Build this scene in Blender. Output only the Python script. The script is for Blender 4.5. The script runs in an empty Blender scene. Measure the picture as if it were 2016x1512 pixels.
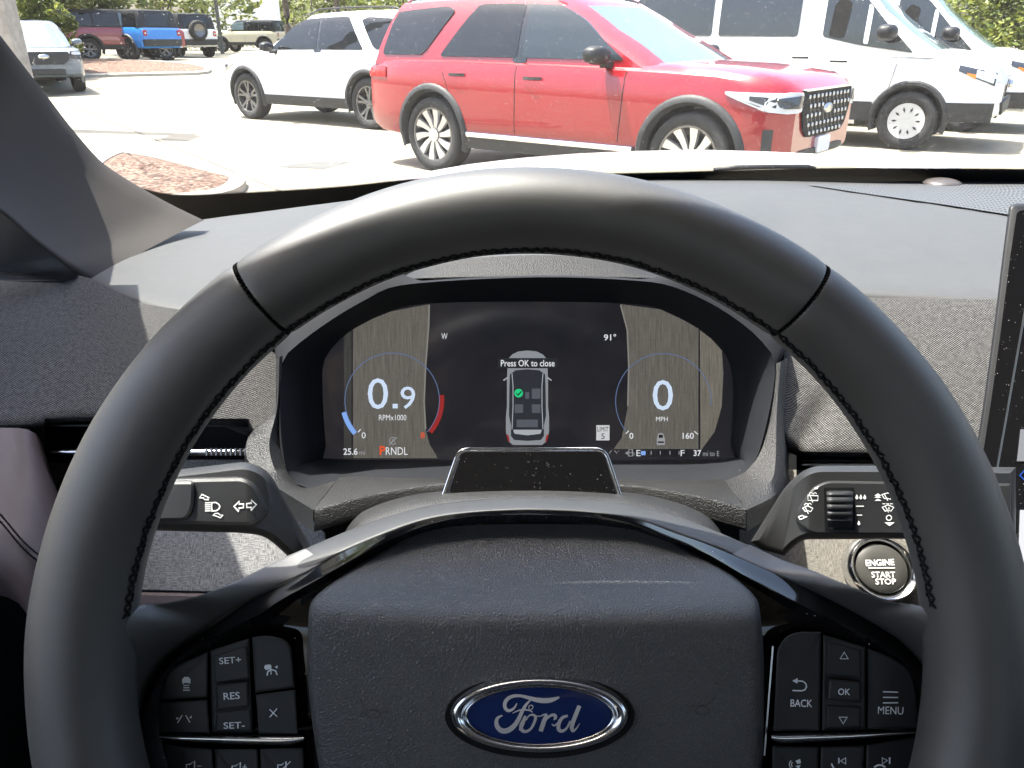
import bpy, bmesh, math, random
from mathutils import Vector, Matrix, noise
R = math.radians
random.seed(7)

# ------------------------------------------------------------------ camera, sky, sun, exposure
sc = bpy.context.scene
F, CX, CY = 1550.0, 1008.0, 756.0          # focal length and centre of the photograph in its own pixels
PITCH, H = R(23.74), 1.345                   # looking down, eye height above the car park
sp, cp = math.sin(PITCH), math.cos(PITCH)
C0 = Vector((0, 0, H)); RX = Vector((1, 0, 0)); UP = Vector((0, sp, cp)); FW = Vector((0, cp, -sp))
EXPOSURE = 2.08
GAIN = 2 ** EXPOSURE
cam = bpy.data.cameras.new('camera'); camo = bpy.data.objects.new('camera', cam)
sc.collection.objects.link(camo); sc.camera = camo
camo.location = C0; camo.rotation_euler = (math.pi / 2 - PITCH, 0, 0)
cam.sensor_fit = 'HORIZONTAL'; cam.sensor_width = 36; cam.lens = 36 * F / 2016
cam.clip_start = 0.01; cam.clip_end = 2000
SUN = Vector((-0.36, 0.10, 1.0)).normalized()
world = bpy.data.worlds.new('World'); sc.world = world; world.use_nodes = True
wn = world.node_tree.nodes; wl = world.node_tree.links
sky = wn.new('ShaderNodeTexSky'); sky.sky_type = 'NISHITA'; sky.sun_disc = False
sky.sun_elevation = math.asin(SUN.z); sky.sun_rotation = math.atan2(SUN.x, SUN.y)
sky.air_density = 1.0; sky.dust_density = 4.5
bg = wn['Background']; bg.inputs[1].default_value = 0.15
wl.new(sky.outputs[0], bg.inputs[0])
sun = bpy.data.lights.new('sun', 'SUN'); suno = bpy.data.objects.new('sun', sun)
sc.collection.objects.link(suno); sun.energy = 4.3; sun.angle = R(0.53); sun.color = (1.0, 0.955, 0.88)
suno.rotation_euler = (-SUN).to_track_quat('-Z', 'Y').to_euler(); suno.location = (0, 0, 30)
sc.view_settings.view_transform = 'Standard'; sc.view_settings.look = 'None'
sc.view_settings.exposure = EXPOSURE; sc.view_settings.gamma = 1.0; sc.view_settings.use_curve_mapping = False
sc.render.engine = 'CYCLES'
sc.cycles.use_denoising = True
sc.cycles.max_bounces = 6; sc.cycles.diffuse_bounces = 3; sc.cycles.glossy_bounces = 3; sc.cycles.use_adaptive_sampling = True; sc.cycles.adaptive_threshold = 0.03
sc.cycles.transparent_max_bounces = 16; sc.cycles.sample_clamp_indirect = 6.0
sc.cycles.caustics_reflective = False; sc.cycles.caustics_refractive = False
sc.cycles.blur_glossy = 0.5

# ------------------------------------------------------------------ geometry helpers
def U(px, py, D):                           # a point seen at pixel (px, py), D metres in front of the lens
    return C0 + RX * ((px - CX) / F * D) + UP * ((CY - py) / F * D) + FW * D
def ray(px, py): return RX * ((px - CX) / F) + UP * ((CY - py) / F) + FW
def onz(px, py, z):                         # where that sight line meets height z
    r = ray(px, py); return C0 + r * ((z - H) / r.z)
def ony(px, py, y):
    r = ray(px, py); return C0 + r * (y / r.y)
def proj(p):
    d = Vector(p) - C0; D = d.dot(FW)
    return (CX + F * d.dot(RX) / D, CY - F * d.dot(UP) / D, D)
def cr(pts, n, closed=False):               # Catmull-Rom through pts, n samples spread evenly by chord length
    P = [Vector(p) for p in pts]; m = len(P)
    segs = m if closed else m - 1
    g = (lambda i: P[i % m]) if closed else (lambda i: P[max(0, min(m - 1, i))])
    fine = []
    K = 12
    for s in range(segs):
        a, b, c, d = g(s - 1), g(s), g(s + 1), g(s + 2)
        for k in range(K):
            t = k / K
            fine.append(0.5 * ((2 * b) + (c - a) * t + (2 * a - 5 * b + 4 * c - d) * t * t + (3 * b - a - 3 * c + d) * t ** 3))
    fine.append(g(0) if closed else P[-1])
    L = [0]
    for i in range(1, len(fine)): L.append(L[-1] + (fine[i] - fine[i - 1]).length)
    out = []; j = 0
    cnt = n if closed else n - 1
    for i in range(n):
        t = L[-1] * i / cnt
        while j < len(L) - 2 and L[j + 1] < t: j += 1
        w = (t - L[j]) / max(1e-9, L[j + 1] - L[j])
        out.append(fine[j].lerp(fine[j + 1], w))
    return out
def lerp(a, b, t): return a + (b - a) * t
def sstep(a, b, x):
    t = max(0, min(1, (x - a) / (b - a))); return t * t * (3 - 2 * t)
def interp(x, xs, ys):
    if x <= xs[0]: return ys[0]
    for i in range(1, len(xs)):
        if x <= xs[i]: return ys[i - 1] + (ys[i] - ys[i - 1]) * (x - xs[i - 1]) / (xs[i] - xs[i - 1])
    return ys[-1]

# ------------------------------------------------------------------ objects
ORG = {}
def thing(name, label, cat, loc, group=None, rotz=0.0):
    o = bpy.data.objects.new(name, None); sc.collection.objects.link(o)
    o.empty_display_size = 0.05
    o.location = loc; o.rotation_euler = (0, 0, rotz); o['label'] = label; o['category'] = cat
    if group: o['group'] = group
    ORG[o.name] = (Vector(loc), rotz)
    return o
def tag(o, label, cat, group=None):
    o['label'] = label; o['category'] = cat
    if group: o['group'] = group
    return o
def mk(name, vs, fs, mat, parent=None, smooth=True, uvs=None, local=False, sharp=None):
    me = bpy.data.meshes.new(name)
    if parent is not None:
        org, rz = ORG[parent.name]
    else:
        org, rz = (sum((Vector(v) for v in vs), Vector()) / max(1, len(vs)), 0.0)
        if local: org = Vector()
    if not local:
        M = Matrix.Rotation(-rz, 3, 'Z') if rz else None
        vs = [(M @ (Vector(v) - org)) if M is not None else (Vector(v) - org) for v in vs]
    me.from_pydata([tuple(v) for v in vs], [], fs)
    if uvs:
        ul = me.uv_layers.new(name='UVMap')
        for lp in me.loops: ul.data[lp.index].uv = uvs[lp.vertex_index]
    me.update()
    if smooth:
        for p in me.polygons: p.use_smooth = True
        if sharp is not None:
            me.set_sharp_from_angle(angle=R(sharp))
    if mat is not None:
        me.materials.append(mat)
    o = bpy.data.objects.new(name, me); sc.collection.objects.link(o)
    if parent is not None:
        o.parent = parent; ORG[o.name] = ORG[parent.name]
    else:
        o.location = org; ORG[o.name] = (org, 0.0)
    return o
def grid(rows, closed_u=False, closed_v=False):
    n, m = len(rows), len(rows[0])
    vs = [p for r in rows for p in r]; fs = []
    for i in range(n if closed_v else n - 1):
        for j in range(m if closed_u else m - 1):
            a = i * m + j; b = i * m + (j + 1) % m
            c = ((i + 1) % n) * m + (j + 1) % m; d = ((i + 1) % n) * m + j
            fs.append((a, b, c, d))
    return vs, fs
def loft(name, rows, mat, parent=None, closed_u=False, closed_v=False, smooth=True, sharp=None, local=False, caps=False):
    rows = [[Vector(p) for p in r] for r in rows]
    vs, fs = grid(rows, closed_u, closed_v)
    m = len(rows[0])
    uvs = []
    mid = m // 2
    vacc = 0
    for i, r in enumerate(rows):
        if i: vacc += (rows[i][mid] - rows[i - 1][mid]).length
        u = 0; us = [0]
        for j in range(1, m):
            u += (r[j] - r[j - 1]).length; us.append(u)
        off = us[mid]
        for j in range(m): uvs.append((us[j] - off, vacc))
    if caps:
        fs.append(tuple(range(m - 1, -1, -1))); b = (len(rows) - 1) * m; fs.append(tuple(range(b, b + m)))
    return mk(name, vs, fs, mat, parent, smooth, uvs, local, sharp)
def roundpoly(pts, r, n=5):
    out = []; m = len(pts)
    for i in range(m):
        p0, p1, p2 = Vector(pts[i - 1][:2]), Vector(pts[i][:2]), Vector(pts[(i + 1) % m][:2])
        rr = pts[i][2] if len(pts[i]) > 2 else r
        a = (p0 - p1); b = (p2 - p1); la, lb = a.length, b.length
        d = min(rr, la * 0.48, lb * 0.48)
        if d < 1e-6: out.append(p1); continue
        A = p1 + a / la * d; B = p1 + b / lb * d
        for k in range(n + 1):
            t = k / n; out.append(A * (1 - t) ** 2 + p1 * 2 * t * (1 - t) + B * t * t)
    return out
def offset(pts, d):                         # move a closed outline inwards by d
    m = len(pts); area = sum(pts[i - 1].x * pts[i].y - pts[i].x * pts[i - 1].y for i in range(m))
    s = 1 if area > 0 else -1; out = []
    for i in range(m):
        e1 = (pts[i] - pts[i - 1]); e2 = (pts[(i + 1) % m] - pts[i])
        if e1.length < 1e-6: e1 = e2
        if e2.length < 1e-6: e2 = e1
        n1 = Vector((-e1.y, e1.x)).normalized(); n2 = Vector((-e2.y, e2.x)).normalized()
        n = (n1 + n2); n = n.normalized() if n.length > 1e-6 else n1
        k = 1 / max(0.5, n.dot(n1)); out.append(pts[i] + n * (d * s * k))
    return out
def dfun(D): return D if callable(D) else (lambda x, y: D)
def plate(name, pts, D, mat, parent=None, thick=0.004, bev=3.0, bevd=None, r=0, smooth=True, sharp=12, crown=0.0, back=False, n=5):
    """A solid slab whose front outline is given in photograph pixels on the depth field D; bev in pixels."""
    P = roundpoly(pts, r, n) if r or any(len(p) > 2 for p in pts) else [Vector(p) for p in pts]
    Df = dfun(D); m = len(P)
    D0 = Df(*P[0]); bevd = bevd if bevd is not None else bev / F * D0
    In1 = offset(P, bev * 0.3); In2 = offset(P, bev)
    vs = [U(p.x, p.y, Df(p.x, p.y) + thick) for p in P]
    vs += [U(p.x, p.y, Df(p.x, p.y) + bevd) for p in P]
    vs += [U(p.x, p.y, Df(p.x, p.y) + bevd * 0.3) for p in In1]
    vs += [U(p.x, p.y, Df(p.x, p.y)) for p in In2]
    fs = []
    for L in range(3):
        for i in range(m):
            a = L * m + i; b = L * m + (i + 1) % m
            fs.append((a, b, b + m, a + m))
    me = bmesh.new()
    V = [me.verts.new(v) for v in vs]
    for f in fs: me.faces.new([V[i] for i in f])
    f = me.faces.new([V[3 * m + i] for i in range(m)])
    bk = me.faces.new([V[i] for i in range(m)][::-1])
    bmesh.ops.triangulate(me, faces=[f, bk])
    bmesh.ops.recalc_face_normals(me, faces=me.faces)
    me.verts.index_update()
    vv = [v.co.copy() for v in me.verts]; ff = [[v.index for v in fa.verts] for fa in me.faces]
    uvs = []
    for v in vv:
        q = proj(v); uvs.append((q[0] * D0 / F, -q[1] * D0 / F))
    me.free()
    return mk(name, vv, ff, mat, parent, smooth, uvs, False, sharp)
# flat print: polygons kept in photograph pixels and laid on a depth field
class Print:
    def __init__(self): self.v = []; self.f = []
    def poly(self, pts):
        b = len(self.v); self.v += [(p[0], p[1]) for p in pts]; self.f.append(tuple(range(b, b + len(pts)))); return self
    def rect(self, x0, y0, x1, y1): return self.poly([(x0, y0), (x1, y0), (x1, y1), (x0, y1)])
    def line(self, pts, w, closed=False):
        P = [Vector(p[:2]) for p in pts]; m = len(P)
        W = w if isinstance(w, (list, tuple)) else [w] * m
        L = []; Rr = []
        for i in range(m):
            if closed: t = P[(i + 1) % m] - P[i - 1]
            else: t = P[min(m - 1, i + 1)] - P[max(0, i - 1)]
            t = t.normalized() if t.length > 0 else Vector((1, 0)); nrm = Vector((-t.y, t.x))
            k = 1.0
            if (closed or 0 < i < m - 1):
                a = (P[i] - P[i - 1]).normalized(); k = 1 / max(0.6, abs(nrm.dot(Vector((-a.y, a.x)))))
            L.append(P[i] + nrm * W[i] / 2 * k); Rr.append(P[i] - nrm * W[i] / 2 * k)
        for i in range(m if closed else m - 1):
            j = (i + 1) % m
            self.poly([L[i], L[j], Rr[j], Rr[i]])
        return self
    def arc(self, cx, cy, r, a0, a1, w, n=24, ry=None):
        ry = ry or r
        return self.line([(cx + r * math.cos(R(lerp(a0, a1, i / n))), cy - ry * math.sin(R(lerp(a0, a1, i / n)))) for i in range(n + 1)], w)
    def disc(self, cx, cy, rx, ry=None, n=20):
        ry = ry or rx
        return self.poly([(cx + rx * math.cos(2 * math.pi * i / n), cy + ry * math.sin(2 * math.pi * i / n)) for i in range(n)])
    def text(self, s, cx, cy, h, w=None, rot=0.0, bold=0.0, shear=0.0):
        v, f = glyphs(s, bold, shear)
        x0 = min(p[0] for p in v); x1 = max(p[0] for p in v); y0 = min(p[1] for p in v); y1 = max(p[1] for p in v)
        ky = h / (y1 - y0); kx = (w / (x1 - x0)) if w else ky
        c, s_ = math.cos(R(rot)), math.sin(R(rot)); b = len(self.v)
        for p in v:
            x = (p[0] - (x0 + x1) / 2) * kx; y = -(p[1] - (y0 + y1) / 2) * ky
            self.v.append((cx + c * x + s_ * y, cy - s_ * x + c * y))
        self.f += [tuple(i + b for i in fa) for fa in f]
        return self
    def lay(self, name, D, mat, parent):
        Df = dfun(D)
        D0 = Df(*self.v[0])
        return mk(name, [U(x, y, Df(x, y)) for x, y in self.v], self.f, mat, parent, False, [(x / 100, y / 100) for x, y in self.v])
    def lay3(self, name, fn, mat, parent):
        return mk(name, [fn(x, y) for x, y in self.v], self.f, mat, parent, False)
_gc = {}
def glyphs(s, bold=0.0, shear=0.0):
    k = (s, bold, shear)
    if k in _gc: return _gc[k]
    cu = bpy.data.curves.new('glyphs', 'FONT'); cu.body = s; cu.offset = bold; cu.shear = shear; cu.resolution_u = 3
    ob = bpy.data.objects.new('glyphs', cu); sc.collection.objects.link(ob)
    dg = bpy.context.evaluated_depsgraph_get(); dg.update()
    me = ob.evaluated_get(dg).to_mesh()
    v = [(p.co.x, p.co.y) for p in me.vertices]; f = [tuple(p.vertices) for p in me.polygons]
    ob.evaluated_get(dg).to_mesh_clear()
    bpy.data.objects.remove(ob); bpy.data.curves.remove(cu)
    _gc[k] = (v, f); return _gc[k]
def tube(path, rad, n=8, closed=False):
    """rows for a tube along 3D points"""
    P = [Vector(p) for p in path]; rows = []; m = len(P)
    rr = rad if isinstance(rad, (list, tuple)) else [rad] * m
    for i in range(m):
        if closed: t = P[(i + 1) % m] - P[i - 1]
        else: t = P[min(m - 1, i + 1)] - P[max(0, i - 1)]
        t.normalize()
        a = t.cross(Vector((0, 0, 1)))
        if a.length < 1e-3: a = t.cross(Vector((0, 1, 0)))
        a.normalize(); b = t.cross(a)
        rows.append([P[i] + (a * math.cos(2 * math.pi * k / n) + b * math.sin(2 * math.pi * k / n)) * rr[i] for k in range(n)])
    return rows
def box(x0, x1, y0, y1, z0, z1):
    v = [(x, y, z) for z in (z0, z1) for y in (y0, y1) for x in (x0, x1)]
    f = [(0, 2, 3, 1), (4, 5, 7, 6), (0, 1, 5, 4), (2, 6, 7, 3), (0, 4, 6, 2), (1, 3, 7, 5)]
    return v, f
class MB:                                    # collects shapes for one mesh
    def __init__(self): self.v = []; self.f = []
    def add(self, v, f): b = len(self.v); self.v += [Vector(p) for p in v]; self.f += [tuple(i + b for i in q) for q in f]; return self
    def box(self, *a): return self.add(*box(*a))
    def rows(self, rows, cu=False, cv=False, caps=False):
        v, f = grid(rows, cu, cv); m = len(rows[0])
        if caps:
            f = f + [tuple(range(m - 1, -1, -1)), tuple(range((len(rows) - 1) * m, len(rows) * m))]
        return self.add(v, f)
    def build(self, name, mat, parent=None, smooth=False, local=False, sharp=None): return mk(name, self.v, self.f, mat, parent, smooth, None, local, sharp)
# ------------------------------------------------------------------ materials
def srgb(r, g, b):
    f = lambda c: (c / 255) / 12.92 if c <= 10 else ((c / 255 + 0.055) / 1.055) ** 2.4
    return (f(r), f(g), f(b), 1.0)
class NT:
    def __init__(s, name):
        s.m = bpy.data.materials.new(name); s.m.use_nodes = True
        s.n = s.m.node_tree.nodes; s.l = s.m.node_tree.links
        s.p = s.n['Principled BSDF']; s.out = s.n['Material Output']; s.pos = None
    def new(s, t, **kw):
        nd = s.n.new(t)
        for k, v in kw.items(): setattr(nd, k, v)
        return nd
    def put(s, sock, val):
        if isinstance(val, bpy.types.NodeSocket): s.l.new(val, sock)
        else: sock.default_value = val
    def coord(s, kind='Object'):
        return s.new('ShaderNodeTexCoord').outputs[kind]
    def mapping(s, vec, scale=(1, 1, 1), rot=(0, 0, 0), loc=(0, 0, 0)):
        m = s.new('ShaderNodeMapping'); s.l.new(vec, m.inputs[0])
        m.inputs['Scale'].default_value = scale; m.inputs['Rotation'].default_value = rot; m.inputs['Location'].default_value = loc
        return m.outputs[0]
    def noise(s, vec, scale, detail=2, rough=0.5, dist=0.0):
        t = s.new('ShaderNodeTexNoise'); s.l.new(vec, t.inputs['Vector'])
        t.inputs['Scale'].default_value = scale; t.inputs['Detail'].default_value = detail
        t.inputs['Roughness'].default_value = rough; t.inputs['Distortion'].default_value = dist
        return t.outputs['Fac']
    def voro(s, vec, scale, feature='F1', out='Distance', rnd=1.0):
        t = s.new('ShaderNodeTexVoronoi', feature=feature); s.l.new(vec, t.inputs['Vector'])
        t.inputs['Scale'].default_value = scale; t.inputs['Randomness'].default_value = rnd
        return t.outputs[out]
    def math(s, op, a, b=0.0, c=None):
        n = s.new('ShaderNodeMath', operation=op); s.put(n.inputs[0], a); s.put(n.inputs[1], b)
        if c is not None: s.put(n.inputs[2], c)
        return n.outputs[0]
    def ramp(s, fac, stops, interp='LINEAR'):
        r = s.new('ShaderNodeValToRGB'); s.l.new(fac, r.inputs[0]); r.color_ramp.interpolation = interp
        e = r.color_ramp.elements
        while len(e) < len(stops): e.new(0.5)
        for el, (p, c) in zip(e, stops):
            el.position = p; el.color = c if len(c) == 4 else (*c, 1)
        return r.outputs[0]
    def mix(s, fac, a, b, mode='MIX'):
        n = s.new('ShaderNodeMix', data_type='RGBA', blend_type=mode); s.put(n.inputs[0], fac); s.put(n.inputs[6], a); s.put(n.inputs[7], b)
        return n.outputs[2]
    def bump(s, h, strength=0.5, dist=0.001, normal=None):
        b = s.new('ShaderNodeBump'); s.l.new(h, b.inputs['Height']); b.inputs['Strength'].default_value = strength
        b.inputs['Distance'].default_value = dist
        if normal is not None: s.l.new(normal, b.inputs['Normal'])
        return b.outputs[0]
    def setp(s, **kw):
        for k, v in kw.items(): s.put(s.p.inputs[k.replace('_', ' ')], v)
        return s
def c4(c): return c if len(c) == 4 else (*c, 1.0)
def plain(name, col, rough=0.5, metal=0.0, spec=0.5, coat=0.0, var=0.0, vscale=8.0, bump=None):
    t = NT(name); col = c4(col)
    t.setp(Roughness=rough, Metallic=metal, Specular_IOR_Level=spec)
    if coat: t.setp(Coat_Weight=coat, Coat_Roughness=0.03)
    co = None
    if var:
        co = t.coord(); f = t.noise(co, vscale, 4, 0.6)
        lo = tuple(c * (1 - var) for c in col[:3]) + (1,); hi = tuple(min(1, c * (1 + var)) for c in col[:3]) + (1,)
        t.setp(Base_Color=t.ramp(f, [(0.3, lo), (0.7, hi)]))
        t.setp(Roughness=t.math('MULTIPLY_ADD', f, 0.15, rough - 0.07))
    else: t.setp(Base_Color=col)
    if bump:
        co = co or t.coord(); kind, scale, strength, dist = bump
        if kind == 'noise': h = t.noise(co, scale, 2, 0.6)
        elif kind == 'cell': h = t.voro(co, scale, 'SMOOTH_F1')
        t.setp(Normal=t.bump(h, strength, dist))
    return t.m
def emitter(name, rgb, k=1.0):               # the light of a display pixel, given as it looks in the photograph
    t = NT(name); c = srgb(*rgb)
    t.setp(Base_Color=(0.004, 0.004, 0.004, 1), Roughness=0.25, Emission_Color=c, Emission_Strength=k / GAIN)
    return t.m
# leather of the wheel rim: smooth nappa, fine pores
def leather(name, col, rough, cell, strength, dist, spec=0.5, fleck=True):
    t = NT(name); co = t.coord()
    w = t.noise(co, cell * 0.35, 2, 0.6)
    wv = t.new('ShaderNodeVectorMath', operation='MULTIPLY_ADD')
    nz = t.new('ShaderNodeTexNoise'); t.l.new(co, nz.inputs['Vector']); nz.inputs['Scale'].default_value = cell * 0.5; nz.inputs['Detail'].default_value = 2
    t.l.new(nz.outputs['Color'], wv.inputs[0]); wv.inputs[1].default_value = (1.1 / cell,) * 3; t.l.new(co, wv.inputs[2])
    v = t.voro(wv.outputs[0], cell, 'DISTANCE_TO_EDGE')
    h = t.math('POWER', t.math('MINIMUM', t.math('MULTIPLY', v, 3.2), 1.0), 0.6)
    h2 = t.math('MULTIPLY_ADD', w, 0.5, h)
    big = t.noise(co, 14, 3, 0.5)
    t.setp(Base_Color=t.ramp(big, [(0.3, tuple(c * 0.86 for c in col)), (0.7, tuple(c * 1.12 for c in col))]),
           Roughness=t.math('MULTIPLY_ADD', big, 0.14, t.math('MULTIPLY_ADD', w, 0.16, rough - 0.15)), Specular_IOR_Level=spec, Normal=t.bump(h2, strength, dist))
    return t.m
m_rim = leather('rim_leather', (0.044, 0.043, 0.0415), 0.5, 2100, 0.16, 0.0001, 0.85)
m_bag = leather('airbag_grain', (0.050, 0.0505, 0.051), 0.45, 800, 0.75, 0.00034, 0.75)
m_mauve = leather('mauve_leather', (0.125, 0.095, 0.094), 0.5, 1500, 0.25, 0.0002, 0.4)
m_dash = plain('dash_soft_touch', (0.047, 0.048, 0.0475), 0.6, spec=0.4, var=0.06, vscale=40, bump=('cell', 1500, 0.5, 0.0003))
m_pillar = plain('pillar_trim', (0.033, 0.0295, 0.027), 0.85, spec=0.25, var=0.05, vscale=60, bump=('noise', 1800, 0.4, 0.0002))
m_blackpl = plain('black_plastic', (0.012, 0.0125, 0.014), 0.5, spec=0.4, var=0.1, vscale=30, bump=('noise', 2600, 0.25, 0.00012))
m_hood = plain('hood_liner', (0.014, 0.015, 0.018), 0.75, spec=0.12, var=0.06, vscale=20, bump=('noise', 3000, 0.3, 0.0001))
m_stalk = plain('stalk_plastic', (0.018, 0.018, 0.018), 0.48, spec=0.5, var=0.08, vscale=60, bump=('noise', 2400, 0.5, 0.00025))
m_greypl = plain('grained_grey_plastic', (0.0145, 0.0145, 0.0145), 0.45, spec=0.5, var=0.08, vscale=40, bump=('noise', 1100, 1.0, 0.0008))
m_button = plain('button_rubber', (0.013, 0.0135, 0.0145), 0.5, spec=0.4, var=0.06, vscale=50)
m_gloss = plain('piano_black', (0.0035, 0.0035, 0.004), 0.06, spec=0.55, coat=0.6)
m_chrome = plain('chrome', (0.78, 0.79, 0.80), 0.16, metal=1.0)
m_satin = plain('satin_chrome', (0.50, 0.51, 0.52), 0.28, metal=1.0)
m_lip = plain('grained_lip', (0.007, 0.007, 0.007), 0.55, spec=0.35, bump=('noise', 1100, 0.8, 0.0007))
m_letter = plain('badge_silver', (0.62, 0.60, 0.58), 0.4, metal=0.5)
m_cover = plain('back_cover_plastic', (0.030, 0.031, 0.032), 0.5, spec=0.5, var=0.06, vscale=40, bump=('noise', 1800, 0.4, 0.0003))
m_ridge = plain('ridge_metal', (0.22, 0.22, 0.23), 0.35, metal=1.0)
m_black = plain('matt_black', (0.004, 0.004, 0.0045), 0.7, spec=0.2)
m_thread = plain('black_thread', (0.007, 0.007, 0.008), 0.8, spec=0.15, bump=('noise', 4000, 0.6, 0.0002))
m_print = plain('white_print', (0.68, 0.72, 0.75), 0.6, spec=0.2)
m_printw = plain('bright_print', (0.8, 0.8, 0.78), 0.6, spec=0.2)
m_carpet = plain('carpet', (0.012, 0.012, 0.013), 0.95, spec=0.1, var=0.3, vscale=200)
m_headliner = plain('headliner', (0.17, 0.165, 0.16), 0.9, spec=0.1, var=0.05, vscale=50)
m_seat = plain('seat_cloth', (0.06, 0.06, 0.065), 0.9, spec=0.15, var=0.15, vscale=120)
# knitted dash cloth
def knit():
    t = NT('knit_cloth'); uv = t.coord('UV')
    sx = t.new('ShaderNodeSeparateXYZ'); nz = t.new('ShaderNodeTexNoise'); t.l.new(uv, nz.inputs['Vector'])
    nz.inputs['Scale'].default_value = 400; nz.inputs['Detail'].default_value = 1
    va = t.new('ShaderNodeVectorMath', operation='MULTIPLY_ADD'); t.l.new(nz.outputs['Color'], va.inputs[0])
    va.inputs[1].default_value = (0.0007, 0.0007, 0); t.l.new(uv, va.inputs[2]); t.l.new(va.outputs[0], sx.inputs[0])
    P = 0.0021
    row = t.math('MULTIPLY', sx.outputs[1], 2 / P)
    fl = t.math('FLOOR', row); par = t.math('MODULO', fl, 2.0)
    a = t.math('SINE', t.math('ADD', t.math('MULTIPLY', sx.outputs[0], 2 * math.pi / P), t.math('MULTIPLY', par, math.pi)))
    b = t.math('SINE', t.math('MULTIPLY', t.math('FRACT', row), math.pi))
    h = t.math('MULTIPLY', t.math('MULTIPLY_ADD', a, 0.5, 0.5), b)
    big = t.noise(uv, 260, 3, 0.7)
    hh = t.math('MULTIPLY', h, t.math('MULTIPLY_ADD', big, 1.5, 0.15))
    t.setp(Base_Color=t.ramp(hh, [(0.06, (0.006, 0.006, 0.007)), (0.32, (0.042, 0.041, 0.040)), (0.85, (0.23, 0.222, 0.21))]),
           Roughness=0.8, Specular_IOR_Level=0.2, Normal=t.bump(h, 0.8, 0.0006))
    return t.m
m_knit = knit()
def linen(name, lo, hi):
    t = NT(name); uv = t.coord('UV')
    a = t.noise(t.mapping(uv, (260, 1900, 1)), 1, 2, 0.6); b = t.noise(t.mapping(uv, (1900, 260, 1)), 1, 2, 0.6)
    k = t.noise(uv, 60, 2, 0.5)
    f = t.math('MAXIMUM', t.math('MULTIPLY', a, t.math('MULTIPLY_ADD', k, 0.9, 0.62)), t.math('MULTIPLY', b, t.math('MULTIPLY_ADD', k, -0.9, 1.5)))
    t.setp(Base_Color=t.ramp(f, [(0.42, lo), (0.68, hi)]), Roughness=0.6, Specular_IOR_Level=0.3, Normal=t.bump(f, 0.5, 0.0004))
    return t.m
m_linen = linen('linen_weave_grey', (0.07, 0.07, 0.072), (0.33, 0.325, 0.32))
m_linen2 = linen('linen_weave_tan', (0.095, 0.088, 0.076), (0.275, 0.255, 0.225))
# dust specks over gloss black
def dusty(name, col, rough, scale, amount=0.045, dustcol=(0.5, 0.48, 0.45)):
    t = NT(name); co = t.coord()
    d = t.voro(co, scale); rnd = t.voro(co, scale, 'F1', 'Color')
    sp_ = t.new('ShaderNodeSeparateColor'); t.l.new(rnd, sp_.inputs[0])
    size = t.math('MULTIPLY', t.math('POWER', sp_.outputs[0], 3.0), amount * 6)
    clump = t.noise(co, 45, 3, 0.6)
    m = t.math('MULTIPLY', t.math('LESS_THAN', d, size), t.math('GREATER_THAN', clump, 0.46))
    t.setp(Base_Color=t.mix(m, c4(col), c4(dustcol)), Roughness=t.math('MULTIPLY_ADD', m, 0.7, rough), Specular_IOR_Level=0.5)
    return t.m
m_glossdust = dusty('dusty_gloss_panel', (0.004, 0.004, 0.0045), 0.06, 1000, 0.026, (0.45, 0.45, 0.45))
m_piano = dusty('dusty_piano_black', (0.0035, 0.0035, 0.004), 0.07, 330, 0.022)
# speaker grille: a perforated sheet, round holes in the coating
def perforated():
    t = NT('perforated_grille'); uv = t.coord('UV')
    sx = t.new('ShaderNodeSeparateXYZ'); t.l.new(uv, sx.inputs[0]); P = 0.0052; Q = 0.0125
    row = t.math('MULTIPLY', sx.outputs[1], 1 / Q); par = t.math('MULTIPLY', t.math('MODULO', t.math('FLOOR', row), 2.0), 0.5)
    x = t.math('SUBTRACT', t.math('FRACT', t.math('ADD', t.math('MULTIPLY', sx.outputs[0], 1 / P), par)), 0.5)
    y = t.math('SUBTRACT', t.math('FRACT', row), 0.5)
    d = t.math('ADD', t.math('MULTIPLY', x, x), t.math('MULTIPLY', y, y))
    hole = t.math('LESS_THAN', d, 0.14)
    t.setp(Base_Color=t.mix(hole, (0.075, 0.077, 0.078, 1), (0.004, 0.004, 0.004, 1)), Roughness=0.6)
    return t.m
m_grille = perforated()
# ================================================================== the car we sit in
EYE = H
# ---- dashboard
dash = thing('dashboard', 'grey soft dashboard with dark knitted cloth band spread below the windshield', 'dashboard', (0.35, 0.75, 0.6))
rear = [(400, 432), (450, 425), (500, 419), (600, 406), (700, 393), (830, 374), (950, 362), (1050, 356), (1250, 351), (1450, 353), (1600, 355), (1800, 353), (2016, 352), (2300, 352)]
front = [(172, 543), (225, 570), (290, 592), (380, 607), (550, 590), (700, 548), (850, 515), (1050, 505), (1250, 515), (1400, 545), (1560, 566), (1690, 572), (1965, 586), (2300, 592)]
NR, NC = 26, 96
rc = cr(rear, NC); fc = cr(front, NC)
def zfront(px): return EYE - 0.190 + 0.042 * sstep(560, 800, px) * (1 - sstep(1290, 1500, px))
rowsA = []
rp = [onz(p.x, p.y, EYE - 0.195 - 0.010 * (1 - sstep(400, 700, p.x))) for p in rc]
fp = [onz(p.x, p.y, zfront(p.x)) for p in fc]
for i in range(NR):
    t = i / (NR - 1); row = []
    for j in range(NC):
        a, b = rp[j], fp[j]
        q = a.lerp(b, t)
        tz = t ** 2.2
        q.z = lerp(a.z, b.z, tz) + 0.010 * math.sin(math.pi * t)
        # shallow shelf towards the speaker on the passenger side
        u = proj(q)[0]
        q.z -= 0.004 * sstep(1500, 1800, u) * (1 - sstep(0.25, 0.6, t))
        row.append(q)
    rowsA.append(row)
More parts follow.
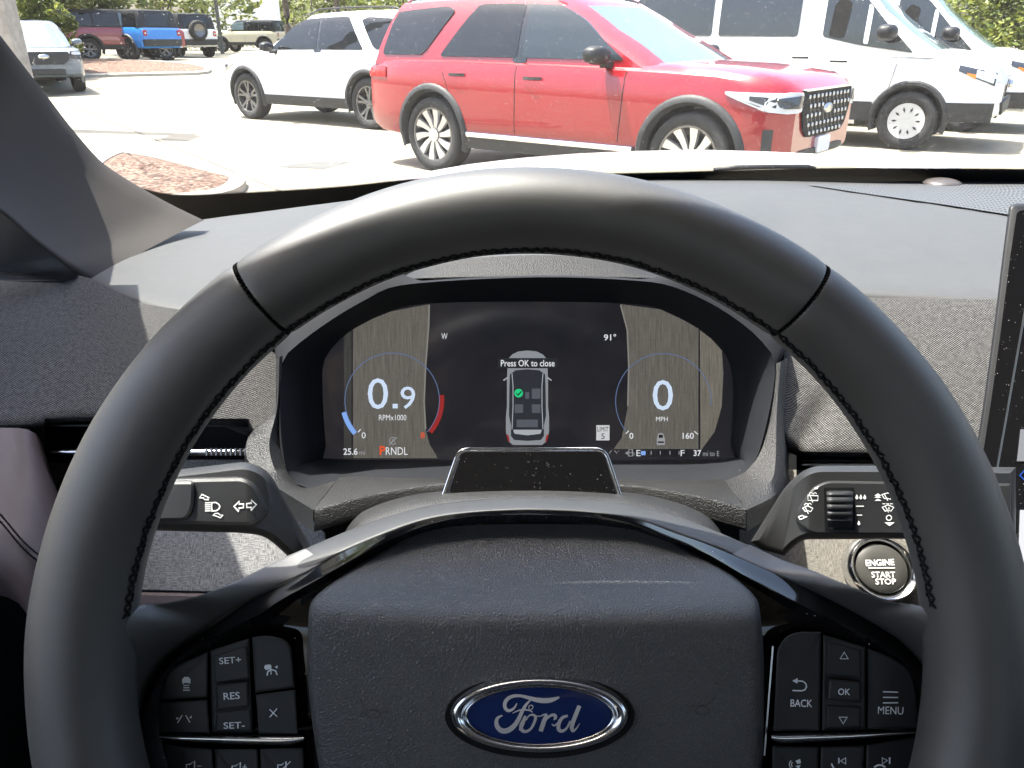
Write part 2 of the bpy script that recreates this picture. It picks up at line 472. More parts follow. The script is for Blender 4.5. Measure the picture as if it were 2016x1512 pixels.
for k, (dy, dz) in enumerate(((-0.0035, -0.0015), (-0.006, -0.005), (-0.006, -0.011), (0.004, -0.018), (0.03, -0.022))):
    rowsA.append([p + Vector((0, dy, dz)) for p in fp])
rowsA.insert(0, [p + Vector((0, 0.03, -0.03)) for p in rp]); rowsA.insert(1, [p + Vector((0, 0.006, -0.004)) for p in rp])
loft('top_pad', rowsA, m_dash, dash, sharp=60)
# grained lip strip over the instruments
lip = cr([(796, 546), (830, 530), (900, 513), (1050, 504), (1200, 511), (1285, 529), (1318, 545)], 40)
loft('hood_lip', [[U(p.x, p.y - 2, 0.548) for p in lip], [U(p.x, lerp(p.y, 549, .45), 0.541) for p in lip], [U(p.x, lerp(p.y, 549, .85), 0.535) for p in lip],
                  [U(p.x, lerp(p.y, 549, .98), 0.534) for p in lip], [U(p.x, 551, 0.545) for p in lip]], m_lip, dash)
# knitted cloth, passenger side of the wheel
xs = [1543, 1552, 1575, 1620, 1700, 1800, 1965, 2300]
rowsK = []
for i in range(16):
    t = i / 15; row = []
    for x in [lerp(1543, 2300, (k / 40) ** 1.6) for k in range(41)]:
        ty = interp(x, [1543, 1560, 1700, 1965, 2300], [596, 592, 586, 590, 596]); by = interp(x, [1543, 1556, 1580, 1700, 2300], [858, 878, 888, 891, 891])
        d = lerp(0.600, 0.505, t ** 0.85) + 0.012 * math.exp(-((x - lerp(1655, 1570, (t - 0.5) * 2)) / 26) ** 2) * sstep(0.5, 0.8, t)
        row.append(U(x, lerp(ty, by, t), d))
    rowsK.append(row)
rowsK.append([p + FW * 0.012 - UP * 0.004 for p in rowsK[-1]])
loft('cloth_band', rowsK, m_knit, dash)
# knitted cloth, door side
tp = cr([(-260, 548, .66), (0, 546, .66), (90, 545, .66), (172, 546, .655), (270, 594, .612), (380, 614, .572), (460, 646, .560), (548, 700, .552)], 60)
bt = cr([(-260, 848, .505), (0, 838, .505), (70, 833, .505), (115, 824, .505), (250, 822, .508), (400, 826, .508), (485, 853, .508), (546, 838, .512)], 60)
rowsL = []
for i in range(16):
    t = i / 15
    rowsL.append([U(lerp(a.x, b.x, t), lerp(a.y, b.y, t), lerp(a.z, b.z, t ** 0.8)) for a, b in zip(tp, bt)])
rowsL.append([p + FW * 0.012 - UP * 0.003 for p in rowsL[-1]])
loft('cloth_band', rowsL, m_knit, dash)
# panel behind cloth, closes the dash towards the engine and down to the knees
loft('carrier', [[Vector((-0.62, 0.70, EYE - 0.235)), Vector((1.3, 0.70, EYE - 0.235))], [Vector((-0.62, 0.60, EYE - 0.36)), Vector((1.3, 0.60, EYE - 0.36))],
                 [Vector((-0.62, 0.62, 0.3)), Vector((1.3, 0.62, 0.3))]], m_black, dash, smooth=False)
# air vents
def vent(px0, px1, y0, y1, D, blade_y, blade_h, ridges, name='air_vent'):
    o = plate(name, [(px0, y0), (px1, y0), (px1, y1), (px0, y1)], D + 0.04, m_black, dash, 0.01, 1)
    m = MB()
    for (xa, ya), (xb, yb) in (((px0, y0), (px1, y0)), ((px0, y1), (px1, y1)), ((px0, y0), (px0, y1)), ((px1, y0), (px1, y1))):
        m.rows([[U(xa, ya, D), U(xb, yb, D)], [U(xa, ya, D + 0.045), U(xb, yb, D + 0.045)]])
    m.build('housing', m_black, o)
    for yy, hh, mt, nm in ((y0 + 14, 6, m_blackpl, 'slat'), (blade_y, blade_h, m_satin, 'slat')):
        n = 14; rows = []
        for i in range(n):
            t = i / (n - 1); x = lerp(px0 + 10, px1 - 2, t); taper = min(1, 0.35 + 6 * t)
            rows.append([U(x, yy + hh / 2 * taper * math.sin(a), D + 0.010 + 0.004 * math.cos(a)) for a in [2 * math.pi * k / 10 for k in range(10)]])
        loft(nm, rows, mt, o, closed_u=True, caps=True)
    for k in range(ridges):
        x = px1 - 6 - k * 9.5
        mm = MB(); mm.rows([[U(x + 3.2 * math.cos(a) , yy, D + 0.0055 - 0.0016 * math.sin(a)) for a in [math.pi * q / 6 for q in range(7)]] for yy in (blade_y - 7.5, blade_y + 6.5)])
        mm.build('ridge', m_ridge, o, smooth=True)
vent(88, 489, 824, 912, 0.50, 890, 15, 9)
vent(1568, 1990, 893, 935, 0.50, 915, 12, 8)
# grille of the dash-top speaker and the light sensor
def dashz(px, py, lift):
    t = onz(px, py, EYE - 0.192)
    best = None
    for i in range(2, NR + 2):
        for j in range(40, NC):
            p = proj(rowsA[i][j]); d = (p[0] - px) ** 2 + (p[1] - py) ** 2 * 4
            if best is None or d < best[0]: best = (d, rowsA[i][j].z)
    return onz(px, py, best[1] + lift)
gr = []
for k in range(18):
    s = k / 17; px0, py0 = lerp(1592, 2040, s), 363.0
    px1, py1 = lerp(1592, 2040, s), interp(s, [0, 0.25, 0.6, 0.9, 1], [364, 381, 403, 424, 430])
    gr.append([dashz(lerp(px0, px1, q / 5), lerp(py0, py1, q / 5), 0.0025) for q in range(6)])
loft('speaker_grille', [[gr[k][q] for k in range(18)] for q in range(6)], m_grille, dash)
sx_ = dashz(1855, 362, 0.002)
rs = []
for i in range(7):
    a = math.pi / 2 * i / 6
    rs.append([sx_ + Vector((0.0265 * math.cos(a) * math.cos(q), 0.0265 * math.cos(a) * math.sin(q), 0.0085 * math.sin(a))) for q in [2 * math.pi * k / 24 for k in range(24)]])
loft('light_sensor', rs, plain('sensor_cap', (0.05, 0.043, 0.04), 0.4), dash, closed_u=True)
# lower trim: linen weave panels, mauve leather below and beside them
plate('trim_panel', [(225, 905), (500, 905), (560, 960), (640, 1050), (660, 1168), (520, 1168), (225, 1160)], lambda x, y: 0.512 - 0.00004 * (y - 905), m_linen, dash, 0.01, 2)
plate('trim_panel', [(1455, 925), (1990, 925), (1990, 1235), (1455, 1235)], lambda x, y: 0.512 - 0.00004 * (y - 925), m_linen2, dash, 0.01, 2)
plate('leather_strip', [(120, 1160), (520, 1169), (660, 1169), (660, 1330), (120, 1330)], 0.500, m_mauve, dash, 0.01, 8, bevd=0.006)
kb = [(-300, 0), (2400, 0)]
loft('knee_panel', [[U(130, 1325, 0.50), U(640, 1325, 0.50), U(1500, 1325, 0.50), U(2400, 1325, 0.50)], [U(130, 1700, 0.50), U(640, 1700, 0.50), U(1500, 1700, 0.50), U(2400, 1700, 0.50)],
                    [U(130, 2300, 0.62), U(640, 2300, 0.62), U(1500, 2300, 0.62), U(2400, 2300, 0.62)]], m_mauve, dash)
# end bolster of the dash beside the door
lft = [[(-260, 842, .505), (0, 842, .500), (38, 843, .497), (66, 850, .502), (82, 868, .515)],
       [(-260, 930, .49), (0, 920, .485), (58, 930, .484), (92, 945, .492), (112, 962, .508)],
       [(-260, 1010, .47), (0, 995, .468), (78, 1030, .47), (122, 1055, .482), (150, 1070, .50)],
       [(-260, 1070, .455), (0, 1062, .455), (80, 1110, .458), (150, 1150, .475), (220, 1160, .50)],
       [(-260, 1120, .46), (0, 1140, .46), (60, 1188, .462), (150, 1240, .48), (230, 1250, .50)],
       [(-260, 1150, .50), (0, 1172, .50), (60, 1215, .50), (150, 1262, .505), (230, 1270, .51)]]
cols = [cr(r, 20) for r in lft]
cols = list(zip(*cols)); cols = [cr(c, 24) for c in cols]
loft('bolster', [[U(cols[j][i].x, cols[j][i].y, cols[j][i].z) for j in range(20)] for i in range(24)], m_mauve, dash)
st = MB()
for off in (0, 14):
    ln = cr([(-30, 985 + off), (0, 1012 + off), (45, 1065 + off), (85, 1100 + off), (120, 1130 + off)], 30)
    for i in range(0, 29):
        a, b = ln[i], ln[i].lerp(ln[i + 1], 0.72)
        d = 0.4545
        st.rows(tube([U(a.x, a.y, d), U((a.x + b.x) / 2, (a.y + b.y) / 2, d - 0.0008), U(b.x, b.y, d)], 0.0006, 6), True)
st.build('stitching', m_thread, dash, True)

# ---- instrument cluster
clu = thing('instrument_cluster', 'digital instrument display in deep black hood behind the steering wheel', 'instrument cluster', U(1043, 900, 0.57))
glass = [(635, 765), (637, 712), (660, 678), (700, 645), (770, 612), (850, 597), (1050, 594), (1220, 597), (1300, 608), (1385, 653), (1430, 700), (1443, 764), (1437, 885), (1424, 904), (1050, 906), (660, 904), (644, 890), (638, 830)]
outer = [(551, 800), (553, 720), (572, 690), (640, 638), (720, 590), (800, 560), (1050, 546), (1245, 552), (1330, 566), (1425, 612), (1500, 672), (1526, 728), (1503, 860), (1478, 918), (1418, 953), (1050, 956), (700, 948), (625, 962), (575, 952), (556, 880)]
N_ = 120
g_ = cr([(*p, 0) for p in glass], N_, True); o_ = cr([(*p, 0) for p in outer], N_, True)
def ringpts(c, cx=1043, cy=770):             # resample by direction so rings match
    out = []
    for k in range(N_):
        a = 2 * math.pi * k / N_; d = Vector((math.cos(a), math.sin(a)))
        best = None
        for i in range(len(c)):
            p, q = c[i].to_2d() - Vector((cx, cy)), c[(i + 1) % len(c)].to_2d() - Vector((cx, cy))
            cr1 = d.x * p.y - d.y * p.x; cr2 = d.x * q.y - d.y * q.x
            if cr1 * cr2 <= 0 and abs(cr1 - cr2) > 1e-9:
                s = cr1 / (cr1 - cr2); x = p.lerp(q, s)
                if x.dot(d) > 0: best = x; break
        out.append(Vector((cx, cy)) + best)
    return out
gd = ringpts(g_); od = ringpts(o_)
def mixr(t): return [a.lerp(b, t) for a, b in zip(gd, od)]
def outD(p): return lerp(0.528, 0.498, sstep(560, 950, p.y))
def ovr(c, k):                               # the hood's outer wall, broad at the shoulders and slim under the grained lip
    return [a.lerp(b, k * (lerp(.1, 1.0, sstep(215, 290, abs(a.x - 1050))) if a.y < 700 else .2)) for a, b in zip(c, offset(c, -36))]
loft('hood', [[U(p.x, p.y, 0.590) for p in gd], [U(p.x, p.y, 0.577) for p in mixr(0.0)], [U(p.x, p.y, 0.566) for p in mixr(0.28)], [U(p.x, p.y, 0.560) for p in mixr(0.40)],
              [U(p.x, p.y, outD(p) + 0.016) for p in mixr(0.75)], [U(p.x, p.y, outD(p) + 0.002) for p in mixr(0.97)], [U(p.x, p.y, outD(p)) for p in od], [U(p.x, p.y, outD(p) + 0.002) for p in ovr(od, .5)], [U(p.x, p.y, outD(p) + 0.006) for p in ovr(od, 1)],
              [U(p.x, p.y, outD(p) + 0.05) for p in ovr(od, 1.05)]], m_hood, clu, closed_u=True, sharp=40)
screenm = NT('display_glass_glare'); screenm.setp(Base_Color=(0.004, 0.004, 0.005, 1), Roughness=0.12, Emission_Color=screenm.ramp(screenm.noise(screenm.coord('UV'), 0.55, 3, 0.6), [(0.35, srgb(30, 31, 37)), (0.55, srgb(40, 39, 43)), (0.72, srgb(56, 51, 50))]), Emission_Strength=0.9 / GAIN)  # dark screen; cloudy reflected glare is painted into its emission
DG = 0.5775
dsp = Print(); dsp.poly([(p.x, p.y) for p in gd]); scr = dsp.lay('screen', DG, screenm.m, clu)
def streaked(name, base, k=1.0):  # grey-brown emission with vertical streaks, for the bands at both screen sides
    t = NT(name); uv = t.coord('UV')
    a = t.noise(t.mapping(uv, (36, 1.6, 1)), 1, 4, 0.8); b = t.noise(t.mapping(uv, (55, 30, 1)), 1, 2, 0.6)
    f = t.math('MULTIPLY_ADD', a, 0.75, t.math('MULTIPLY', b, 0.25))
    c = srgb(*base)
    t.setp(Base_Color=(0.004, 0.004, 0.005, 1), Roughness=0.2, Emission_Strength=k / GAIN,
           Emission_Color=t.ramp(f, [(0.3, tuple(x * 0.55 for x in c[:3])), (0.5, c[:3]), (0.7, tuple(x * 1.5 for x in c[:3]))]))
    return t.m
m_br1 = streaked('streaked_band', (98, 95, 89)); m_br2 = streaked('streaked_band_dark', (60, 60, 58)); m_br3 = streaked('streaked_band_pale', (110, 106, 97))
L1, L2, L3 = DG - 0.0003, DG - 0.0006, DG - 0.0009
Print().poly([(695, 648), (735, 627), (770, 613), (845, 599), (844, 640), (838, 720), (835, 790), (838, 845), (846, 875), (862, 902), (695, 902)]).lay('side_band', L1, m_br1, clu)
Print().poly([(677, 662), (692, 650), (692, 902), (677, 902)]).lay('side_band', L1, m_br2, clu)
Print().poly([(1222, 599), (1300, 609), (1345, 630), (1375, 647), (1375, 884), (1208, 884), (1224, 862), (1236, 800), (1238, 720), (1235, 650)]).lay('side_band', L1, m_br1, clu)
Print().poly([(1378, 650), (1400, 667), (1421, 690), (1424, 735), (1421, 800), (1407, 850), (1379, 888)]).lay('side_band', L1, m_br3, clu)
w_edge = emitter('band_edge_pale', (128, 126, 120))  # slim paler line along the inner edge of each band
Print().line([(845, 600), (844, 640), (838, 720), (835, 790), (838, 845)], 3).lay('band_edge', DG - .0005, w_edge, clu)
Print().line([(1222, 600), (1235, 650), (1238, 720), (1236, 800)], 3).lay('band_edge', DG - .0005, w_edge, clu)
w_ice = emitter('display_ice_blue', (205, 222, 244)); w_white = emitter('display_white', (225, 228, 232)); w_grey = emitter('display_grey', (150, 152, 156))
w_blue = emitter('display_blue', (130, 170, 235)); w_ring = emitter('display_ring', (92, 112, 150)); w_red = emitter('display_red', (150, 40, 40)); w_orange = emitter('display_orange', (235, 84, 40))
w_green = emitter('display_green', (40, 200, 130)); w_dark = emitter('display_dark', (38, 40, 46)); w_mid = emitter('display_mid', (84, 88, 96)); w_black = emitter('display_black', (16, 17, 21)); w_sign = emitter('display_sign', (200, 202, 204))
Print().arc(772, 788, 93, 222, -42, 1.6, 60).lay('gauge_ring', L2, w_ring, clu)
Print().arc(1306, 790, 94, 218, -5, 1.6, 60).lay('gauge_ring', L2, w_ring, clu)
Print().arc(772, 788, 98, 194, 222, 9).lay('gauge_bar', L3, w_blue, clu)
Print().arc(772, 788, 98, 6, -40, 9).lay('gauge_bar', L3, w_red, clu)
Print().text('0', 744, 775, 61, 40).rect(773, 795, 783, 804).text('9', 803, 783, 44, 29).lay('engine_speed_digits', L3, w_ice, clu)
Print().text('0', 1305, 778, 60, 40).lay('road_speed_digit', L3, w_ice, clu)
for tx in (('RPMx1000', 773, 822, 11, 54), ('0', 716, 857, 12, 8), ('25.6', 690, 889, 13, 28, 0, .012), ('RNDL', 781, 888, 15, 43), ('W', 875, 662, 12, 12), ('91°', 1201, 664, 13, 24, 0, .01), ('Press OK to close', 1039, 715, 13, 106, 0, .01),
           ('MPH', 1303, 825, 9, 23), ('0', 1243, 858, 12, 8, 0, .01), ('160', 1355, 858, 12, 22, 0, .01), ('E', 1257, 892, 12, 8), ('F', 1344, 892, 12, 8), ('37', 1373, 892, 12, 15, 0, .015)):
    Print().text(*tx).lay('lettering', L3, w_white, clu)
for a_, b_ in (((705, 851), (710, 845)), ((1232, 854), (1238, 848)), ((1367, 849), (1374, 855))): Print().line([a_, b_], 1.8).lay('tick_mark', L3, w_white, clu)
Print().text('mi', 713, 891, 9, 11).lay('lettering', L3, w_grey, clu); Print().text('mi to E', 1400, 893, 10, 32).lay('lettering', L3, w_grey, clu); Print().text('8', 832, 857, 12, 8).lay('lettering', L3, w_orange, clu)
Print().text('P', 753, 887, 18, 11, bold=.02).lay('lettering', L3, w_orange, clu)
Print().rect(1262, 888, 1271, 896).lay('fuel_bar', L3, w_blue, clu)
p = Print().poly([(1231, 892), (1236, 888), (1236, 896)]).line([(1238, 885), (1245, 885), (1245, 898), (1238, 898)], 1.4, True).line([(1238, 891), (1245, 891)], 1.2).line([(1245, 890), (1248, 892), (1248, 897)], 1.2)
p.lay('fuel_symbol', L3, w_grey, clu)
for x in (1282, 1300, 1319, 1337): Print().rect(x - .8, 888, x + .8, 895).lay('tick_mark', L3, w_grey, clu)
p = Print().arc(774, 868, 7, 40, 320, 1.4).line([(766, 876), (782, 861)], 1.4).line([(770, 872), (774, 864), (778, 872)], 1.3)
p.lay('stop_start_symbol', L3, w_grey, clu); p = Print()
p.line([(1199, 893), (1204, 887)], 1.3).line([(1210, 887), (1215, 893)], 1.3).line([(1217, 887), (1219, 889)], 1.3)
p.lay('lane_symbol', L3, w_grey, clu)
sg = Print().rect(1174, 837, 1200, 867).lay('limit_sign', L2, w_sign, clu)
Print().text('LIMIT', 1187, 845, 9, 22).text('5', 1187, 859, 11, 7).lay('lettering', L3, w_black, sg)
# the car seen from above on the display
def sym(pts, cx=1038.5): return pts + [(2 * cx - x, y) for x, y in pts[::-1]]
cr0 = Print().poly(sym([(1038.5, 690), (1020, 692), (1008, 698), (1001, 706), (999, 722), (998, 750), (998, 800), (996, 820), (996, 850), (1000, 868), (1010, 876), (1038, 876)])).lay('car_outline', L1, emitter('display_silver', (138, 142, 148)), clu)
Print().poly(sym([(1038, 727), (1015, 729), (1004, 737), (1003, 760), (1002, 818), (1006, 838), (1006, 858), (1012, 866), (1038, 868)])).lay('cabin', L2, emitter('display_cabin', (44, 47, 53)), cr0)
p = Print().rect(1047, 765, 1064, 785).rect(1013, 796, 1030, 813).rect(1047, 796, 1064, 813).rect(1017, 826, 1059, 841).rect(1034, 772, 1042, 785)
p.lay('seats', L3, w_mid, cr0)
Print().poly(sym([(1038, 846), (1010, 846), (1013, 854), (1038, 857)])).line([(1008, 735), (1010, 760), (1010, 800), (1008, 845)], 1.6).line([(1069, 735), (1067, 760), (1067, 800), (1069, 845)], 1.6).line([(1000, 743), (991, 749)], 2.6).line([(1077, 743), (1086, 749)], 2.6).lay('roof_frame', L3, emitter('display_frame', (165, 170, 176)), cr0)
Print().poly([(997, 856), (1001, 856), (1004, 870), (1000, 868)]).lay('tail_light', L3, w_red, cr0); Print().poly([(1080, 856), (1076, 856), (1073, 870), (1077, 868)]).lay('tail_light', L3, w_red, cr0)
Print().rect(980, 705, 1098, 725).lay('message_band', L2, w_dark, clu)
ck = Print().disc(1021, 774, 8.5, 8.5, 24).lay('check_mark', L3, w_green, clu)
Print().line([(1016, 774), (1020, 778), (1027, 770)], 1.8).lay('tick', L3 - 0.0002, w_black, ck)
Print().poly([(1293, 876), (1293, 864), (1296, 854), (1301, 852), (1306, 854), (1309, 864), (1309, 876)]).lay('car_symbol', L2, w_grey, clu)
Print().rect(1297, 856, 1305, 862).rect(1295, 869, 1307, 872).lay('car_symbol_glass', L3, w_black, clu)

# ---- binnacle surround: pillars and ledge under the instruments
bin_ = thing('instrument_surround', 'grained grey plastic frame and sunlit ledge below the instrument display', 'trim', U(1043, 1020, 0.47))
lipt = cr([(619, 1003, .445), (660, 991, .447), (720, 975, .450), (800, 961, .455), (880, 952, .458), (1043, 948, .46), (1210, 953, .458), (1300, 962, .455), (1380, 977, .450), (1430, 990, .447), (1468, 1001, .445)], 60)
back_ = cr([(668, 940, .50), (700, 938, .50), (760, 940, .50), (830, 942, .50), (900, 944, .50), (1043, 944, .50), (1200, 944, .50), (1270, 944, .50), (1340, 944, .50), (1390, 944, .50), (1425, 944, .50)], 60)
P3 = lambda q, dx=0, dy=0, dd=0: U(q.x + dx, q.y + dy, q.z + dd)
loft('ledge', [[P3(q, 0, 0, .012) for q in back_], [P3(q) for q in back_], [P3(a.lerp(b, .5)) for a, b in zip(back_, lipt)], [P3(q, 0, -2, .001) for q in lipt], [P3(q, 0, 1, -.001) for q in lipt],
               [P3(q, 0, 6, -.0015) for q in lipt], [P3(q, 0, 40, .001) for q in lipt], [P3(q, 0, 44, .01) for q in lipt]], m_greypl, bin_, sharp=50)
def column(side):
    if side > 0:
        inn = [(1526, 715, .520), (1514, 800, .512), (1500, 870, .504), (1472, 925, .498), (1422, 948, .498)]
        mid = [(1537, 712, .516), (1529, 810, .506), (1527, 900, .492), (1516, 950, .478), (1458, 985, .462)]
        out = [(1546, 706, .518), (1541, 810, .510), (1545, 905, .496), (1538, 965, .480), (1470, 1004, .447)]
        bk = [(1550, 706, .54), (1546, 810, .53), (1552, 905, .52), (1548, 985, .50), (1472, 1046, .450)]
    else:
        inn = [(556, 700, .520), (552, 800, .512), (556, 890, .504), (590, 958, .498), (662, 946, .498)]
        mid = [(550, 703, .516), (546, 800, .506), (530, 880, .494), (556, 945, .480), (630, 986, .462)]
        out = [(546, 706, .518), (540, 810, .508), (489, 860, .500), (500, 925, .486), (617, 1004, .447)]
        bk = [(543, 706, .54), (538, 815, .53), (487, 862, .52), (495, 945, .50), (615, 1046, .450)]
    rows = [cr(r, 30) for r in (inn, mid, out, bk)]
    loft('pillar', [[P3(q) for q in r] for r in rows], m_greypl, bin_, sharp=55)
column(1); column(-1)

# ---- steering column shroud and driver camera
col_ = thing('steering_column_shroud', 'grey domed steering column shroud just behind the wheel hub', 'column shroud', U(1043, 1050, 0.42))
dome = cr([(672, 1062), (690, 1030), (722, 1003), (800, 977), (900, 965), (1043, 961), (1180, 965), (1290, 978), (1375, 1006), (1410, 1034), (1428, 1066)], 60)
loft('shroud', [[U(q.x, q.y + 10, 0.47) for q in dome], [U(q.x, q.y, 0.452) for q in dome], [U(q.x, q.y + 1, 0.443) for q in dome], [U(q.x, q.y + 14, 0.425) for q in dome], [U(q.x, q.y + 40, 0.412) for q in dome], [U(q.x, q.y + 150, 0.405) for q in dome], [U(q.x, q.y + 420, 0.42) for q in dome]], m_greypl, col_)
cab = thing('driver_camera', 'glossy black dusty driver camera box with bright metal edge on the steering column', 'camera module', U(1046, 992, 0.43))
fd = lambda x, y: lerp(0.441, 0.436, (y - 884) / 110)
plate('body', [(905, 883, 18), (1190, 883, 18), (1232, 1010), (860, 1010)], lambda x, y: fd(x, y) + 0.0012, m_blackpl, cab, 0.016, 2)
plate('front_panel', [(908, 889, 12), (1187, 889, 12), (1226, 1010), (868, 1010)], fd, m_glossdust, cab, 0.0011, 1.5)
edge = roundpoly([(864, 1000), (904, 884, 20), (1191, 884, 20), (1229, 1000)], 0, 6)[1:-1]
edge = [Vector((864, 1000))] + [e for e in edge] + [Vector((1229, 1000))]
loft('metal_edge', [[U(e.x, e.y, fd(e.x, e.y)) + (UP * math.sin(a) + RX * math.cos(a)) * 0.0009 - FW * 0.0004 for a in [2 * math.pi * k / 8 for k in range(8)]] for e in edge], m_chrome, cab, closed_u=True)

# ---- stalks
lst = thing('turn_signal_stalk', 'black turn signal stalk with headlight and arrow symbols left of the column', 'stalk', U(600, 1090, 0.40))
sd = lambda x, y: lerp(0.372, 0.395, sstep(480, 620, x)) + 0.00006 * max(0, 950 - y)
plate('lever', [(150, 948), (380, 921, 30), (488, 908, 30), (528, 926, 20), (557, 975, 25), (592, 1040), (622, 1096), (598, 1112), (572, 1100), (522, 1054, 25), (470, 1049), (150, 1040)], sd, m_stalk, lst, 0.022, 14, bevd=0.010, sharp=40)
pad_ = plate('pad', [(170, 945), (478, 938, 16), (502, 951, 14), (532, 1003, 12), (522, 1020, 10), (498, 1037, 14), (170, 1030)], lambda x, y: sd(x, y) - 0.0022, m_stalk, lst, 0.004, 9, bevd=0.0022, sharp=12)
plate('grip_end', [(150, 948), (385, 945, 14), (383, 1000, 20), (368, 1027, 14), (150, 1030)], lambda x, y: sd(x, y) - 0.0042, m_stalk, lst, 0.004, 8, bevd=0.003, sharp=30)
ps = lambda x, y: sd(x, y) - 0.0025
p = Print()
def zz(x, y): return (360 + x / 10.08, 940 + y / 10.08)
for k in range(5): p.line([zz(440, 505 + 40 * k), zz(550, 500 + 40 * k)], 2.2)
p.line([zz(*q) for q in [(575, 500), (650, 495), (710, 530), (735, 575), (715, 625), (660, 660), (580, 665), (570, 580)]], 2.4, True)
p.line([zz(*q) for q in [(1015, 575), (1125, 470), (1115, 530), (1205, 525), (1200, 600), (1110, 605), (1110, 675)]], 2.4, True)
p.line([zz(*q) for q in [(1460, 540), (1355, 445), (1360, 510), (1265, 520), (1270, 595), (1355, 590), (1350, 655)]], 2.4, True)
p.line([zz(*q) for q in [(335, 405), (375, 335), (530, 405), (490, 410), (515, 440), (430, 440), (410, 405)]], 1.8, True)
p.line([zz(*q) for q in [(600, 750), (640, 715), (700, 710), (740, 745), (795, 745), (745, 800), (660, 765)]], 1.8, True)
p.lay('symbols', ps, m_printw, lst)
rst = thing('wiper_stalk', 'black wiper stalk with ridged thumb wheel and wiper symbols right of the column', 'stalk', U(1480, 1090, 0.40))
rd = lambda x, y: lerp(0.395, 0.372, sstep(1470, 1600, x))
plate('lever', [(2000, 920), (1730, 917), (1605, 917, 20), (1578, 928, 14), (1546, 957, 20), (1513, 1010, 15), (1478, 1066), (1500, 1082), (1545, 1094), (1560, 1078, 14), (1582, 1062, 12), (2000, 1060)], rd, m_stalk, rst, 0.022, 12, bevd=0.010, sharp=40)
plate('pad', [(1990, 952), (1625, 946, 16), (1596, 962, 14), (1566, 1010, 12), (1566, 1028, 10), (1600, 1053, 14), (1990, 1054)], lambda x, y: rd(x, y) - 0.0022, m_stalk, rst, 0.004, 5, bevd=0.0016, sharp=12)
pr_ = lambda x, y: rd(x, y) - 0.0025
Print().poly([(1622, 960), (1682, 960), (1684, 1044), (1624, 1044)]).lay('wheel_slot', pr_, m_black, rst)
tw = [];
for i in range(41):
    t = i / 40; y = lerp(966, 1038, t); a = lerp(-1, 1, t)
    ridge = 0.0011 * (0.5 + 0.5 * math.cos(2 * math.pi * (t * 5.2 + .1))) ** 3
    d = 0.372 - 0.0035 - 0.0045 * math.sqrt(max(0, 1 - a * a)) + ridge
    tw.append([U(x, y, d + 0.002 * (abs((x - 1653) / 26) ** 6)) for x in [lerp(1627 + 3 * t, 1680 - 2 * t, k / 10) for k in range(11)]])
loft('thumb_wheel', tw, m_button, rst)
p = Print()
def z4(x, y): return (1540 + x / 5.817, 930 + y / 5.817)
def drop(cx, cy, s): p.poly([z4(cx, cy - 30 * s), z4(cx + 14 * s, cy), z4(cx + 12 * s, cy + 14 * s), z4(cx, cy + 22 * s), z4(cx - 12 * s, cy + 14 * s), z4(cx - 14 * s, cy)])
for k in range(3): drop(855 + 45 * k, 285, 1.15)
drop(878, 582, 1.1)
p.line([z4(845, 387), z4(935, 387)], 1.6).line([z4(850, 489), z4(915, 489)], 1.6)
p.poly([z4(1095, 240), z4(1055, 268), z4(1135, 268)]).poly([z4(1095, 262), z4(1055, 290), z4(1135, 290)]).poly([z4(1095, 300), z4(1058, 325), z4(1138, 325)])
p.line([z4(*q) for q in [(1140, 255), (1205, 235), (1270, 262), (1240, 308), (1205, 298), (1170, 300)]], 1.5, True).line([z4(1170, 250), z4(1210, 325)], 1.5)
p.line([z4(*q) for q in [(1145, 400), (1210, 372), (1278, 400), (1245, 445), (1215, 432), (1180, 445)]], 1.5, True).line([z4(1180, 390), z4(1218, 458)], 1.4).text('A', *z4(1222, 410), 6, 5)
for a_, b_ in ((1148, 1180), (1190, 1225), (1235, 1272)): p.line([z4(a_, 360), z4(b_, 360)], 1.4)
p.arc(*z4(1222, 520), 5, 0, 360, 1.8).poly([z4(1170, 572), z4(1288, 572), z4(1230, 615)])
p.line([z4(*q) for q in [(295, 262), (410, 268), (408, 322), (295, 320)]], 1.4, True).line([z4(318, 262), z4(350, 345)], 1.4).arc(*z4(330, 248), 3, 0, 200, 1.2, 8).arc(*z4(375, 250), 3, 0, 200, 1.2, 8)
p.line([z4(*q) for q in [(235, 410), (290, 382), (352, 412), (325, 450), (295, 438), (265, 448)]], 1.4, True).line([z4(262, 395), z4(300, 475)], 1.3).arc(*z4(275, 372), 3, 0, 200, 1.2, 8).arc(*z4(315, 372), 3, 0, 200, 1.2, 8)
p.line([z4(*q) for q in [(185, 510), (235, 490), (240, 505), (285, 505), (220, 535), (205, 538)]], 1.4, True).poly([z4(365, 175), z4(420, 155), z4(405, 190), z4(375, 195)])
p.lay('symbols', pr_, m_printw, rst)

# ---- engine button
eb = thing('engine_button', 'round black engine start stop button with chrome ring right of the column', 'push button', U(1737, 1120, 0.505))
ec = U(1731, 1119, 0.500); eu = RX; ev = (UP * 0.97 + FW * 0.24).normalized(); en = eu.cross(ev)
K_ = 0.500 / F
def ell(rx, ry, h, n=48, ang=R(28)):
    out = []
    for k in range(n):
        a = 2 * math.pi * k / n; x, y = rx * math.cos(a), ry * math.sin(a)
        out.append(ec + (eu * (x * math.cos(ang) + y * math.sin(ang)) + ev * (-x * math.sin(ang) + y * math.cos(ang))) * K_ + en * h)
    return out
loft('chrome_ring', [ell(71, 64, -0.004), ell(71, 64, 0.002), ell(69, 62, 0.005), ell(64, 57, 0.0068), ell(58, 52, 0.0055), ell(54, 48, 0.002), ell(53, 47, -0.003)], m_chrome, eb, closed_u=True, sharp=50)
m_cap = plain('button_cap', (0.055, 0.053, 0.048), 0.4, spec=0.5)
